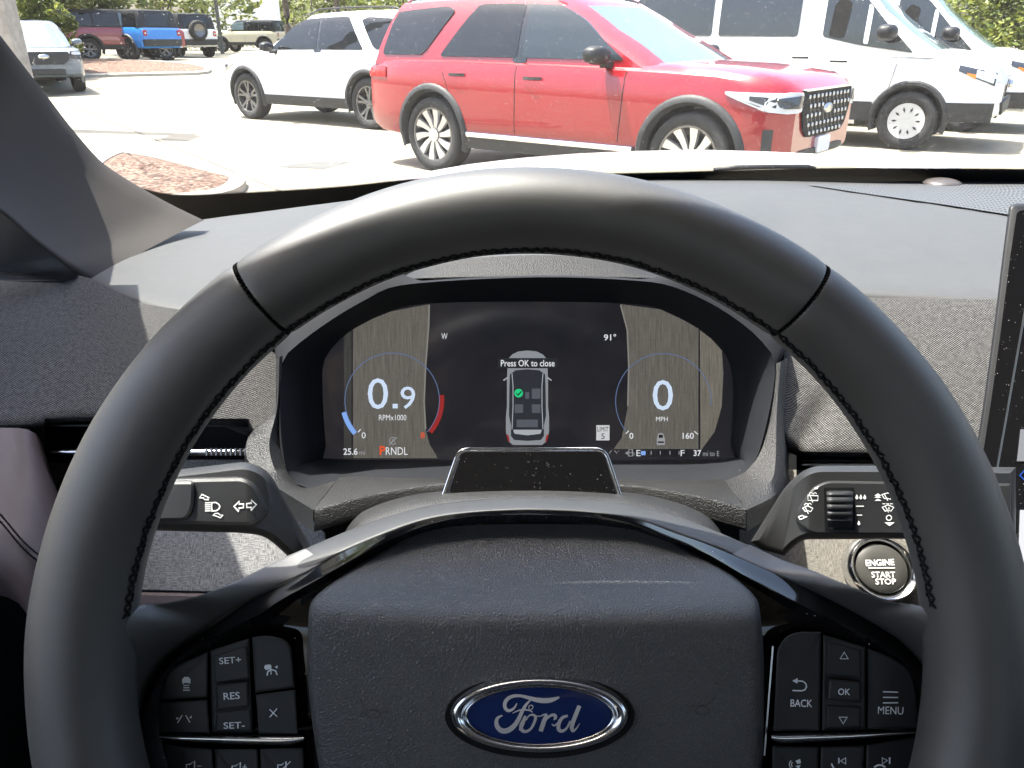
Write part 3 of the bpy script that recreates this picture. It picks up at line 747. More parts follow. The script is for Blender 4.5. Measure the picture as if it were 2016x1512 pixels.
loft('cap', [ell(52, 46.5, -0.003), ell(52, 46.5, 0.0030), ell(50, 44.5, 0.0040), ell(25, 22, 0.0040), ell(0.1, 0.1, 0.0040)], m_cap, eb, closed_u=True)
def ebp(x, y): return ec + (eu * (x - 1731) - ev * (y - 1119)) * K_ + en * 0.0048
Print().text('ENGINE', 1727, 1108, 12, 56, rot=2, bold=.02).line([(1703, 1118), (1755, 1118)], 2).text('START', 1731, 1131, 11, 46, bold=.012).text('STOP', 1734, 1144, 11, 40, bold=.012).lay3('lettering', ebp, m_printw, eb)

# ---- centre touchscreen
ts = thing('centre_touchscreen', 'tall glossy black centre touchscreen cut by the right edge of the photo', 'touchscreen', U(2100, 1100, 0.48))
tdep = lambda x, y: 0.478 - 0.00003 * (y - 400)
le = [(2450, 400), (2010, 400, 26), (1987, 402, 22), (1974, 500), (1957, 640), (1938, 780), (1915, 930), (1880, 1180), (1860, 1330), (2450, 1330)]
plate('housing', le, tdep, m_blackpl, ts, 0.016, 7, bevd=0.004, sharp=70)
gl_ = [(2450, 412), (2020, 412, 20), (2002, 415, 16), (1988, 510), (1971, 645), (1951, 790), (1928, 940), (1895, 1180), (1876, 1322), (2450, 1322)]
plate('bezel', gl_, lambda x, y: tdep(x, y) - 0.0006, dusty('dusty_touchscreen', (0.006, 0.006, 0.007), 0.12, 800, 0.03), ts, 0.0012, 1)
plate('trim_line', [(2018, 600), (2022, 600), (1950, 1010), (1946, 1010)], lambda x, y: tdep(x, y) - 0.0009, m_satin, ts, 0.001, 0.4)
Print().poly([(2009, 845), (2450, 845), (2450, 908), (2002, 908)]).lay('screen_tile', lambda x, y: tdep(x, y) - 0.0012, emitter('screen_grey', (170, 172, 176)), ts)
Print().poly([(2008, 1004), (2450, 1004), (2450, 1120), (2004, 1120)]).lay('screen_tile', lambda x, y: tdep(x, y) - 0.0012, emitter('screen_white', (245, 246, 250)), ts)
Print().line([(2018, 925), (2008, 936), (2018, 946)], 3).lay('screen_icon', lambda x, y: tdep(x, y) - 0.0012, emitter('screen_blue', (40, 90, 190)), ts)
# ---- steering wheel
DW = 0.300
WCX, WCY = 1043.0, 1312.0
kw = DW / F
Wc = U(WCX, WCY, DW)
wheel = thing('steering_wheel', 'black leather steering wheel with blue oval badge filling the foreground', 'steering wheel', Wc)
WR, TR, TA = 897 * kw, 0.0160, 0.0185       # ring radius, tube radius across and along the axis
SEAMS = (R(125.8), R(53.8), R(-52), R(-128))
angs = set(2 * math.pi * k / 220 for k in range(220))
for s in SEAMS:
    s %= 2 * math.pi
    angs -= {a for a in angs if abs(a - s) < 0.03}
    angs |= {s + d for d in (-.03, -.02, -.014, -.010, -.007, -.0045, -.0025, -.001, 0, .001, .0025, .0045, .007, .010, .014, .02, .03)}
angs = sorted(angs)
def TRa(a): return TR * (1 + .18 * abs(math.cos(a)) ** 3)
def WRa(a): return WR * (1 - .016 * math.cos(a) ** 2)
def rimp(a, b, lift=0.0):                    # point on the rim: a round the wheel, b round the tube (0 outwards, 90 towards the driver)
    dip = sum(math.exp(-((abs((a - s + math.pi) % (2 * math.pi) - math.pi)) / 0.0030) ** 2) * 0.0013 + math.exp(-((abs((a - s + math.pi) % (2 * math.pi) - math.pi)) / 0.016) ** 2) * 0.0004 for s in SEAMS)
    groove = 0.0006 * math.exp(-((b - R(166)) / 0.05) ** 2)
    wob = 0.0003 * noise.noise(Vector((math.cos(a) * 6, math.sin(a) * 6, b * .7)))
    rr = TRa(a) - dip - groove + lift + wob; ra = TA - dip - groove + lift + wob
    rad = RX * math.cos(a) + UP * math.sin(a)
    return Wc + rad * (WRa(a) + rr * math.cos(b)) - FW * (ra * math.sin(b))
NB = 40
loft('rim', [[rimp(a, 2 * math.pi * k / NB) for k in range(NB)] for a in angs], m_rim, wheel, closed_u=True, closed_v=True)
rim = wheel.children[-1]
# seams across the rim and hand stitching round its inside
for s in SEAMS[:2]:
    st = MB()
    for k in range(34):
        b = R(-20 + 200 * k / 33)
        for d in (-1, 1):
            st.rows(tube([rimp(s - d * 0.0040, b - 0.02, 0.0003), rimp(s, b, -0.0002), rimp(s + d * 0.0028, b + 0.05, 0.0002)], 0.00045, 5), True)
    st.build('seam', m_thread, rim, True)
st = MB(); rnd = random.Random(3)
na = 116
for i in range(na):
    a = R(lerp(171, 9, i / (na - 1))); da = R(162 / na)
    j = lambda s: rnd.uniform(-s, s)
    for sg in (-1, 1):
        b0, b1 = R(166 + sg * 5 + j(1.5)), R(166 - sg * 5 + j(1.5))
        st.rows(tube([rimp(a + j(.001), b0, -0.0004), rimp(a + da * .3, lerp(b0, b1, .3), 0.0007), rimp(a + da * .7, lerp(b0, b1, .7), 0.0007), rimp(a + da + j(.001), b1, -0.0004)], 0.00062, 5), True)
st.build('stitching', m_thread, rim, True)

def Wp(x, y, h): return U(x, y, DW - h)
def polar(a, b=125):                         # a rim point given by its angles, as pixel and height
    q = proj(rimp(R(a), R(b), -.0007)); return (q[0], q[1], DW - q[2])
def onrim(x, y):                             # height just under the rim surface seen at a pixel
    o = (math.hypot(x - WCX, y - WCY) - 897) / (TR / kw); return (x, y, TA * math.sqrt(max(0, 1 - o * o)) - .0007)
# leather spokes
def spoke(bez, out, name):
    n = 60
    B = cr(bez, n); O = cr(out, n); rows = []
    for q in range(10):
        t = q / 9
        row = []
        for a, b in zip(O, B):
            Ln = (Wp(a.x, a.y, a.z) - Wp(b.x, b.y, b.z)).length; c = max(0.0, min(1.0, .8 * Ln / max(.012, a.z - b.z) - .25)); s = c * t + (1 - c) * t ** 2
            x, y = lerp(a.x, b.x, t), lerp(a.y, b.y, t)
            row.append(Wp(x, y, lerp(a.z, b.z, s)))
        rows.append(row)
    def under(a, dz, dy, db, k):             # a free edge folds back; on the rim the surface runs on inside the tube
        P = Wp(a.x, a.y, a.z); v = P - Wc; an = math.atan2(v.dot(UP), v.dot(RX)); r = math.hypot(v.dot(UP), v.dot(RX))
        c = max(-1, min(1, (r - WRa(an)) / TRa(an))); w = sstep(-1.0, -.9, c) if r > WRa(an) - TRa(an) * 1.04 else 0
        return Wp(a.x, a.y + dy, a.z + dz).lerp(rimp(an, math.acos(c) - R(db), -k), w)
    rows.insert(0, [under(a, -.012, 1, 14, .0012) for a in O]); rows.insert(0, [under(a, -.035, 8, 30, .003) for a in O])
    rows.append([Wp(b.x, b.y, b.z - 0.012) for b in B])
    return loft(name, rows, m_rim, wheel)
gl_l = [(1043, 1004, -.058), (960, 1006, -.058), (900, 1012, -.057), (830, 1025, -.056), (760, 1050, -.053), (680, 1085, -.048), (600, 1130, -.042), (520, 1168, -.035), (480, 1190, -.032), (390, 1250, -.028), (330, 1293, -.026), (290, 1350, -.025), (270, 1430, -.025), (278, 1512, -.025), (300, 1590, -.025)]
rd_l = [(1043, 1013, -.051), (955, 1015, -.051), (897, 1021, -.050), (832, 1036, -.048), (770, 1062, -.044), (697, 1100, -.038), (626, 1140, -.032), (548, 1184, -.024), (510, 1210, -.022), (408, 1258, -.020), (345, 1302, -.0195), (303, 1358, -.0195), (282, 1432, -.0195), (291, 1512, -.0195), (314, 1590, -.0195)]
in_l = [(1043, 1045, -.060), (950, 1045, -.060), (890, 1050, -.059), (850, 1060, -.057), (805, 1080, -.053), (745, 1112, -.046), (705, 1150, -.036), (655, 1190, -.030), (645, 1230, -.0275), (645, 1280, -.0275), (645, 1320, -.0275), (645, 1370, -.0275), (650, 1430, -.0275), (660, 1512, -.0275), (670, 1590, -.0275)]
gl_r = [(1043, 1004, -.058), (1150, 1008, -.058), (1250, 1022, -.057), (1330, 1050, -.054), (1400, 1075, -.050), (1504, 1120, -.042), (1600, 1164, -.034), (1693, 1212, -.029), (1767, 1257, -.027), (1812, 1304, -.026), (1843, 1365, -.025), (1854, 1427, -.025), (1843, 1512, -.025), (1820, 1590, -.025)]
rd_r = [(1043, 1013, -.051), (1145, 1017, -.051), (1243, 1033, -.050), (1318, 1062, -.046), (1390, 1090, -.042), (1484, 1143, -.033), (1583, 1194, -.024), (1665, 1232, -.0205), (1745, 1272, -.0198), (1793, 1315, -.0195), (1828, 1370, -.0195), (1840, 1427, -.0195), (1830, 1512, -.0195), (1807, 1590, -.0195)]
in_r = [(1043, 1045, -.060), (1150, 1045, -.060), (1230, 1055, -.059), (1280, 1072, -.055), (1340, 1105, -.048), (1410, 1150, -.036), (1445, 1190, -.030), (1462, 1230, -.0275), (1465, 1280, -.0275), (1465, 1320, -.0275), (1465, 1370, -.0275), (1462, 1430, -.0275), (1455, 1512, -.0275), (1445, 1590, -.0275)]
spoke([(640, 1107, -.046), (600, 1130, -.042), (520, 1168, -.035), (480, 1190, -.032), (432, 1221, -.030), (390, 1250, -.028), (355, 1275, -.027), (330, 1293, -.026), (305, 1325, -.0255), (290, 1350, -.025), (276, 1395, -.025), (270, 1430, -.025), (278, 1512, -.025), (300, 1590, -.025)],
      [(600, 1080, -.054), (556, 1099, -.049), (490, 1132, -.036), (438, 1155, -.026), (380, 1176, -.017), (325, 1187, -.012), (285, 1190, -.007), polar(171.8, 166), polar(174, 146), polar(177.5, 128), polar(181.5), polar(185.5), polar(190), polar(196), polar(204)], 'spoke')
spoke([(1440, 1092, -.047), (1504, 1120, -.042), (1560, 1146, -.037), (1600, 1164, -.034), (1693, 1212, -.029), (1735, 1238, -.028), (1767, 1257, -.027), (1790, 1280, -.0265), (1812, 1304, -.026), (1830, 1335, -.0255), (1843, 1365, -.025), (1854, 1427, -.025), (1843, 1512, -.025), (1820, 1590, -.025)],
      [(1475, 1072, -.053), (1540, 1102, -.047), (1592, 1120, -.036), (1640, 1140, -.026), (1690, 1160, -.017), (1752, 1184, -.012), (1798, 1190, -.007), polar(8.2, 166), polar(6, 146), polar(2.5, 128), polar(-1.5), polar(-5.5), polar(-10), polar(-16), polar(-24)], 'spoke')
# upper back cover between the spokes
tc = cr([(560, 1100, -.052), (620, 1072, -.060), (700, 1039, -.068), (780, 1012, -.072), (860, 993, -.074), (960, 982, -.075), (1060, 979, -.075), (1160, 984, -.075), (1230, 991, -.074), (1320, 1012, -.071), (1400, 1042, -.066), (1480, 1076, -.058), (1545, 1105, -.050)], 60)
bc = cr([(600, 1131, -.043), (680, 1086, -.049), (760, 1051, -.054), (830, 1026, -.057), (900, 1013, -.058), (1000, 1006, -.059), (1060, 1005, -.059), (1150, 1009, -.059), (1250, 1023, -.058), (1330, 1051, -.055), (1400, 1075, -.051), (1460, 1100, -.047), (1505, 1121, -.043)], 60)
loft('back_cover', [[Wp(a.x, a.y + 14, a.z - .03) for a in tc], [Wp(a.x, a.y + 1, a.z - .004) for a in tc], [Wp(a.x, a.y, a.z) for a in tc]] + [[Wp(lerp(a.x, b.x, t), lerp(a.y, b.y, t), lerp(a.z, b.z, t) + .002 * math.sin(math.pi * t)) for a, b in zip(tc, bc)] for t in (.2, .4, .6, .8, 1)] + [[Wp(b.x, b.y, b.z - .01) for b in bc]], m_cover, wheel)
# gloss black inlay with a chamfer
def inlay(o, r, i):
    n = 90
    Oc, Rc, Ic = cr(o, n), cr(r, n), cr(i, n)
    W3 = lambda v, d=0: Wp(v.x, v.y, v.z + d)
    rows = [[W3(v, -.012) for v in Oc], [W3(v, -.001) for v in Oc], [W3(v) for v in Oc]]
    rows += [[W3(a.lerp(b, t)) for a, b in zip(Oc, Rc)] for t in (.06, .5, .94)]
    rows += [[W3(v, .0003) for v in Rc]]
    rows += [[W3(Vector((lerp(a.x, b.x, t), lerp(a.y, b.y, t), lerp(a.z, b.z, min(1, t * 2.5))))) for a, b in zip(Rc, Ic)] for t in (.08, .3, .5, .75, 1)]
    loft('gloss_inlay', rows, m_piano, wheel, sharp=14)
inlay(gl_l, rd_l, in_l); inlay(gl_r, rd_r, in_r)
# airbag cover
rowsd = [(1030, 836, 1278, -.062), (1042, 818, 1296, -.059), (1075, 768, 1342, -.050), (1120, 694, 1424, -.0375), (1155, 644, 1468, -.027), (1180, 616, 1490, -.0185), (1197, 609, 1495, -.0135), (1215, 607.5, 1497.5, -.0122), (1240, 606.5, 1500, -.0118), (1300, 605, 1504, -.0118), (1400, 612, 1504, -.0125), (1512, 628, 1500, -.014), (1610, 645, 1490, -.018), (1700, 700, 1440, -.026)]
fine = cr([(r[0], r[1], r[2]) for r in rowsd], 90); hh = [r[3] for r in rowsd]; yy = [r[0] for r in rowsd]
ss = [-1.0, -.997, -.990, -.978, -.96, -.93] + [-.88 + 1.76 * k / 24 for k in range(25)] + [.93, .96, .978, .990, .997, 1.0]
def bag0(y): return sum(interp(y + d, yy, hh) for d in (-30, -20, -10, 0, 10, 20, 30)) / 7 if y > 1060 else interp(y, yy, hh)
def bagrow(f):
    y, xl, xr = f; h0 = bag0(y); row = []
    top = sstep(1150, 1030, y) if y < 1150 else 0
    for s in ss:
        x = lerp(xl, xr, (s + 1) / 2)
        e = max(0, (abs(s) - .955) / .045)
        h = h0 + 0.0042 * (1 - s * s) * sstep(1030, 1230, y) - 0.0065 * (1 - math.sqrt(max(0, 1 - e * e)))
        row.append(Wp(x, y - 6 * (1 - s * s) * (1 - sstep(1030, 1100, y)) * 1.0 + 5 * (1 - s * s) * sstep(1130, 1190, y) * (1 - sstep(1210, 1300, y)), h))
    return row
rws = [bagrow(f) for f in fine]
rws.insert(0, [p + FW * 0.02 for p in rws[0]]); rws.insert(1, [p + FW * 0.0035 - UP * .0002 for p in rws[1]])
for r in rws:
    r.insert(0, r[0] + FW * 0.02); r.append(r[-1] + FW * 0.02)
bag = loft('airbag_cover', rws, m_bag, wheel)
def bagh(x, y):
    xl = interp(y, [f.x for f in fine], [f.y for f in fine]); xr = interp(y, [f.x for f in fine], [f.z for f in fine]); s = (x - xl) / (xr - xl) * 2 - 1
    return bag0(y) + 0.0042 * (1 - s * s)
hd = lambda x, y: DW - bagh(x, y) - 0.0005
def z8(x, y): return (700 + x / 21.6, 1360 + y / 21.6)
m_emb = plain('embossed_mark', (0.012, 0.0125, 0.013), 0.4, spec=0.4)
p = Print()
p.line([z8(*q) for q in [(200, 340), (250, 520), (330, 720), (500, 800), (800, 810), (1000, 850)]], .9).line([z8(*q) for q in [(180, 1140), (230, 980), (400, 870)]], .9)
p.line([(734 + 15 * math.cos(a), 1406 + 7.5 * math.sin(a)) for a in [2 * math.pi * k / 20 for k in range(20)]], 1.1, True).line([z8(*q) for q in [(1180, 880), (1370, 930), (1350, 740)]], .9)
p.lay('horn_mark', hd, m_emb, bag)
p = Print().line([(1354, 1392), (1368, 1390), (1390, 1388), (1402, 1380), (1407, 1371)], .9).line([(1383 + 13 * math.cos(a), 1399 + 9 * math.sin(a)) for a in [2 * math.pi * k / 20 for k in range(20)]], 1.1, True).line([(1360, 1400), (1356, 1396)], .9)
p.lay('horn_mark', hd, m_emb, bag)
# oval badge
EX, EY = 1062.5, 1409.0
bad = bagh(EX, EY)
def el(a, b, h, n=72): return [Wp(EX + a * math.cos(2 * math.pi * k / n), EY + b * math.sin(2 * math.pi * k / n), bad + h) for k in range(n)]
badge = loft('badge', [el(187, 84, -.0030), el(187, 84, .0002), el(184, 81.5, .0004), el(176, 74.5, -.0006), el(100, 30, -.0006)], m_black, wheel, closed_u=True)
loft('chrome_rim', [el(175, 73.5, -.0006), el(174.5, 73, .0018), el(171, 70.5, .0032), el(165, 66.5, .0036), el(157, 62, .0030), el(151, 59.5, .0020), el(149, 58.8, .0006)], m_chrome, badge, closed_u=True)
loft('chrome_line', [el(149, 58.8, .0006), el(147, 58, .0018), el(144.5, 56.8, .0020), el(142.5, 55.8, .0010)], m_chrome, badge, closed_u=True)
bl = NT('badge_blue'); co = bl.coord(); bl.setp(Base_Color=(0.004, 0.016, 0.085, 1), Roughness=0.12, Coat_Weight=1.0, Coat_Roughness=0.03, Specular_IOR_Level=0.5)
dome_h = lambda a: .0012 + .0012 * (1 - a * a)
loft('blue_oval', [el(143 * a, 56 * a, dome_h(a)) for a in (1, .93, .8, .6, .4, .2, .01)], bl.m, badge, closed_u=True)
def z6(x, y): return (860 + x / 5.04, 1310 + y / 5.04)
p = Print()
def stroke(pts, ws, n=26):
    c = cr([(*q, w) for q, w in zip(pts, ws)], n)
    p.line([z6(v.x, v.y) for v in c], [max(.8, v.z / 5.04) for v in c])
stroke([(795, 375), (765, 425), (715, 450), (680, 425), (675, 375), (705, 330), (760, 305), (830, 302), (900, 318), (980, 340), (1060, 350), (1140, 342), (1215, 316)], [8, 22, 30, 34, 36, 36, 32, 28, 34, 44, 50, 44, 16], 50)
stroke([(945, 330), (890, 385), (850, 450), (818, 520), (775, 590), (715, 640), (650, 650), (605, 615), (590, 565), (605, 520), (650, 497)], [10, 26, 34, 40, 46, 52, 50, 46, 38, 28, 12], 44)
stroke([(750, 475), (810, 448), (870, 440), (925, 448), (950, 466)], [6, 14, 16, 14, 10])
stroke([(918, 436), (912, 412), (930, 395), (952, 402), (952, 424), (930, 440)], [7, 8, 9, 9, 8, 7], 16)
stroke([(880, 505), (850, 560), (835, 610), (850, 648), (890, 655), (935, 625), (965, 570), (980, 515), (955, 490), (915, 500), (885, 545)], [12, 30, 36, 34, 28, 24, 26, 28, 20, 14, 10], 44)
stroke([(880, 500), (845, 590), (820, 645)], [24, 40, 14])
stroke([(970, 500), (1020, 505), (1060, 490), (1095, 487)], [12, 10, 16, 20], 12)
stroke([(1092, 487), (1065, 550), (1030, 655)], [24, 44, 44], 14)
stroke([(1060, 570), (1095, 525), (1135, 495), (1170, 495), (1178, 520), (1160, 540)], [16, 20, 26, 32, 30, 12], 24)
stroke([(1140, 580), (1165, 598), (1195, 570)], [8, 14, 8], 10)
stroke([(1300, 500), (1245, 520), (1210, 580), (1210, 635), (1245, 652), (1290, 620), (1325, 550)], [24, 32, 38, 38, 30, 22, 16], 36)
stroke([(1415, 400), (1385, 475), (1352, 560), (1338, 620), (1352, 650), (1385, 625), (1418, 575)], [38, 42, 42, 40, 28, 14, 6], 36)
def dome_f(x, y):
    a = min(1, math.hypot((x - EX) / 143, (y - EY) / 56)); return DW - bad - dome_h(a) - 0.0004
p.lay('lettering', dome_f, m_letter, badge)

# switch banks on the spokes
BH = -.0185
def bank(name, label, bx, by): return name
def btn(name, pts, h=BH, r=5, th=0.006, bev=4.5, mat=None, parent=None, bevd=None):
    return plate(name, [(*q, r) if len(q) == 2 else q for q in pts], DW - h, mat or m_button, parent or wheel, th, bev, bevd=bevd, n=4)
bA = btn('switch', [(313, 1379), (320, 1348, 12), (331, 1322, 20), (352, 1307, 20), (409, 1283, 2), (409, 1373, 2)])
bB = btn('switch', [(313, 1382), (409, 1376, 2), (413, 1445, 2), (313, 1445, 3)])
bR = btn('rocker_switch', [(413, 1280, 3), (491, 1256, 3), (498, 1444, 3), (417, 1445, 3)], BH - .0012)
btn('rocker_face', [(420, 1291, 4), (486, 1272, 6), (491, 1336, 2), (423, 1345, 2)], BH - .0004, th=.002, bev=3, parent=bR)
btn('rocker_face', [(426, 1402, 3), (492, 1395, 3), (496, 1438, 6), (424, 1441, 6)], BH - .0004, th=.002, bev=3, parent=bR)
rs_ = btn('toggle', [(424, 1349), (488, 1341), (491, 1392), (426, 1400)], BH + .0022, th=.005, bev=5, parent=bR)
bC = btn('switch', [(496, 1255, 2), (528, 1250, 20), (560, 1258, 14), (573, 1272, 14), (581, 1354, 3), (502, 1364, 2)])
bD = btn('switch', [(503, 1367, 2), (582, 1357, 3), (587, 1446, 3), (509, 1446, 2)])
bE = btn('switch', [(319, 1464, 2), (360, 1470, 10), (418, 1474, 2), (424, 1590), (350, 1590), (332, 1510, 20)])
bF = btn('switch', [(422, 1474, 2), (507, 1474, 2), (512, 1590), (428, 1590)])
bG = btn('switch', [(512, 1474, 2), (597, 1472, 2), (602, 1590), (516, 1590)])
def bar(l, r_, parent=wheel):
    rows = []
    n = 24
    for i in range(n):
        t = i / (n - 1); x = lerp(l[0], r_[0], t); yt = lerp(l[1], r_[1], t); hgt = interp(t, [0, .06, .5, .9, 1], [l[2] * .6, l[2], (l[2] + r_[2]) / 2 + 2.5, r_[2], r_[2] * .6])
        rows.append([Wp(x, yt + hgt * (.5 - .5 * math.cos(a)), BH - .001 + .0042 * math.sin(a)) for a in [math.pi * k / 10 for k in range(11)]])
    loft('chrome_bar', rows, m_chrome, parent)
bar((313, 1447, 12), (598, 1448, 20)); bar((1519, 1445, 20), (1808, 1440, 6))
cA = btn('switch', [(1522, 1439, 3), (1530, 1278, 10), (1545, 1254, 22), (1570, 1244, 14), (1617, 1244, 2), (1614, 1439, 2)])
cR = btn('rocker_switch', [(1620, 1249, 3), (1705, 1273, 3), (1705, 1436, 3), (1618, 1439, 3)], BH - .0012)
btn('rocker_face', [(1630, 1262, 5), (1695, 1280, 5), (1696, 1334, 2), (1630, 1328, 2)], BH - .0004, th=.002, bev=3, parent=cR)
btn('rocker_face', [(1628, 1388, 2), (1694, 1392, 2), (1694, 1432, 5), (1628, 1434, 5)], BH - .0004, th=.002, bev=3, parent=cR)
btn('toggle', [(1632, 1337), (1696, 1341), (1696, 1383), (1629, 1379)], BH + .0022, th=.005, bev=5, parent=cR)
cB = btn('switch', [(1708, 1276, 2), (1762, 1296, 22), (1792, 1318, 20), (1805, 1352, 20), (1808, 1433, 3), (1708, 1436, 2)])
cC = btn('switch', [(1521, 1468, 2), (1612, 1470, 2), (1608, 1590), (1516, 1590)])
cD = btn('switch', [(1616, 1470, 2), (1702, 1467, 2), (1698, 1590), (1612, 1590)])
cE = btn('switch', [(1706, 1466, 2), (1806, 1450, 4), (1798, 1512, 20), (1775, 1590), (1702, 1590)])
plate('chrome_sliver', [(1520, 1272), (1524, 1272), (1507, 1488), (1503, 1488)], DW + .021, m_satin, wheel, .002, .8)
pz = lambda h: (lambda x, y: DW - h - .00025)
P_ = pz(BH); PR = pz(BH - .0004); PT = pz(BH + .0022)
def z9(x, y): return (300 + x / 5.56, 1240 + y / 5.56)
def z3(x, y): return (1400 + x / 3.273, 1060 + y / 3.273)
def mark(b, q, D=P_, name='symbol'): return q.lay(name, D, m_print, b)
mark(bA, Print().poly([z9(*q) for q in [(335, 530), (350, 515), (395, 515), (408, 530), (418, 545), (415, 590), (400, 592), (398, 580), (345, 582), (343, 594), (330, 592), (325, 548)]]).rect(*z9(338, 603), *z9(402, 614)).rect(*z9(340, 628), *z9(405, 640)).rect(*z9(335, 655), *z9(412, 667)))
mark(bB, Print().line([z9(325, 935), z9(275, 1018)], 2.2).line([z9(365, 935), z9(412, 1015)], 2.2).poly([z9(258, 955), z9(292, 965), z9(265, 985)]).poly([z9(432, 935), z9(400, 965), z9(430, 968)]))
mark(bD, Print().line([z9(1282, 870), z9(1365, 950)], 1.9).line([z9(1365, 862), z9(1285, 955)], 1.9))
mark(bC, Print().poly([z9(*q) for q in [(1235, 385), (1285, 378), (1305, 395), (1300, 430), (1240, 440), (1222, 410)]]).line([z9(*q) for q in [(1255, 500), (1265, 455), (1305, 435), (1350, 450), (1365, 495)]], 2.6).line([z9(1300, 490), z9(1298, 440)], 1.8).poly([z9(1338, 408), z9(1372, 388), z9(1368, 425)]))
def speaker(cx, cy): return Print().line([(cx - 13, cy - 4), (cx - 6, cy - 4), (cx + 3, cy - 11), (cx + 3, cy + 11), (cx - 6, cy + 5), (cx - 13, cy + 5)], 1.9, True)
mark(bE, speaker(380, 1509).line([(388, 1508), (397, 1508)], 1.8))
mark(bF, speaker(470, 1512).line([(478, 1510), (486, 1510)], 1.8).line([(482, 1505), (482, 1515)], 1.8))
mark(bG, speaker(560, 1510).line([(550, 1520), (572, 1499)], 1.8))
mark(cA, Print().line([z3(*q) for q in [(545, 918), (590, 920), (610, 935), (615, 955), (605, 975), (585, 982), (525, 980)]], 2.4).poly([z3(523, 918), z3(558, 900), z3(556, 936)]))
mark(cA, Print().text('BACK', *z3(582, 1062), 15, 43, rot=-1.5, bold=.012), name='lettering')
q = Print()
for k in range(3): q.line([z3(1107, 988 + 36 * k), z3(1205, 991 + 34 * k)], 2.3)
mark(cB, q); mark(cB, Print().text('MENU', *z3(1157, 1109), 15, 50, rot=-1.5), name='lettering')
mark(cC, Print().arc(1563, 1505, 5, 120, 240, 1.6, 8).arc(1563, 1505, 9, 125, 235, 1.6, 8).poly([(1566, 1498), (1575, 1494), (1577, 1502), (1570, 1504)]).poly([(1566, 1508), (1576, 1506), (1573, 1514)]))
mark(cD, Print().poly([(1650, 1492), (1650, 1503), (1653, 1503), (1653, 1492)]).line([(1665, 1492), (1665, 1504), (1655, 1498)], 1.7, True).arc(1655, 1500, 18, 190, 260, 3, 10))
mark(cE, Print().line([(1737, 1492), (1747, 1497), (1737, 1504)], 1.7, True).poly([(1750, 1491), (1753, 1491), (1753, 1504), (1750, 1504)]).arc(1732, 1520, 14, 40, 140, 3.4, 10))
mark(bR, Print().text('SET+', 453, 1300, 13, 43, rot=4, bold=.01), PR, 'lettering'); mark(bR, Print().text('SET-', 461, 1428, 13, 42, rot=2, bold=.01), PR, 'lettering')
mark(cR, Print().line([(1662, 1284), (1670, 1297), (1654, 1297)], 1.6, True), PR, 'up_arrow'); mark(cR, Print().line([(1660, 1425), (1668, 1412), (1652, 1412)], 1.6, True), PR, 'down_arrow')
mark(bR, Print().text('RES', 456, 1370, 14, 32, rot=4, bold=.01), PT, 'lettering'); mark(cR, Print().text('OK', 1662, 1362, 13, 24, rot=-1, bold=.012), PT, 'lettering')

# ---- door, pillar, windshield, cowl, bonnet, roof
pil = thing('windshield_pillar_trim', 'grey moulded trim on windshield pillar at upper left', 'pillar trim', U(250, 430, 0.75))
right = cr([(-260, -240, .50), (-120, -70, .575), (0, 86, .665), (40, 138, .705), (81, 191, .75), (130, 255, .775), (185, 318, .80), (232, 352, .815), (275, 378, .825), (330, 408, .835), (392, 438, .835)], 60)
midl = cr([(-330, -60, .50), (-200, 80, .57), (-90, 190, .63), (-30, 260, .655), (20, 320, .68), (70, 375, .70), (125, 425, .72), (165, 450, .735), (205, 472, .75), (250, 480, .765), (300, 486, .775)], 60)
leftl = cr([(-420, 150, .48), (-320, 230, .52), (-200, 300, .55), (-120, 345, .57), (-60, 380, .585), (5, 420, .60), (60, 468, .615), (100, 500, .63), (135, 528, .645), (155, 545, .66), (172, 556, .672)], 60)
rowsP = [[U(a.x + 10, a.y - 4, a.z + .02) for a in right]]
for q in range(14):
    t = q / 13; row = []
    for a, b, c in zip(right, midl, leftl):
        m = a * ((1 - t) * (1 - 2 * t)) + b * (4 * t * (1 - t)) + c * (t * (2 * t - 1))
        row.append(U(m.x, m.y, m.z))
    rowsP.append(row)
rowsP.append([U(c.x - 5, c.y + 8, c.z + .03) for c in leftl])
loft('trim', rowsP, m_pillar, pil)
a0 = U(-230, -205, .515)
loft('upper_trim', [[Vector((x, y, z)) for x, y, z in q] for q in (
    [(a0.x + .02, a0.y + .06, a0.z - .06), (a0.x - .16, a0.y + .06, a0.z - .06), (a0.x - .16, a0.y, a0.z - .16), (a0.x + .01, a0.y - .02, a0.z - .10)],
    [(-.358, .47, EYE + .20), (-.62, .47, EYE + .20), (-.62, .40, EYE + .14), (-.375, .42, EYE + .16)],
    [(-.34, .27, EYE + .325), (-.62, .27, EYE + .325), (-.62, .20, EYE + .27), (-.36, .22, EYE + .28)])], m_pillar, pil, closed_u=True)
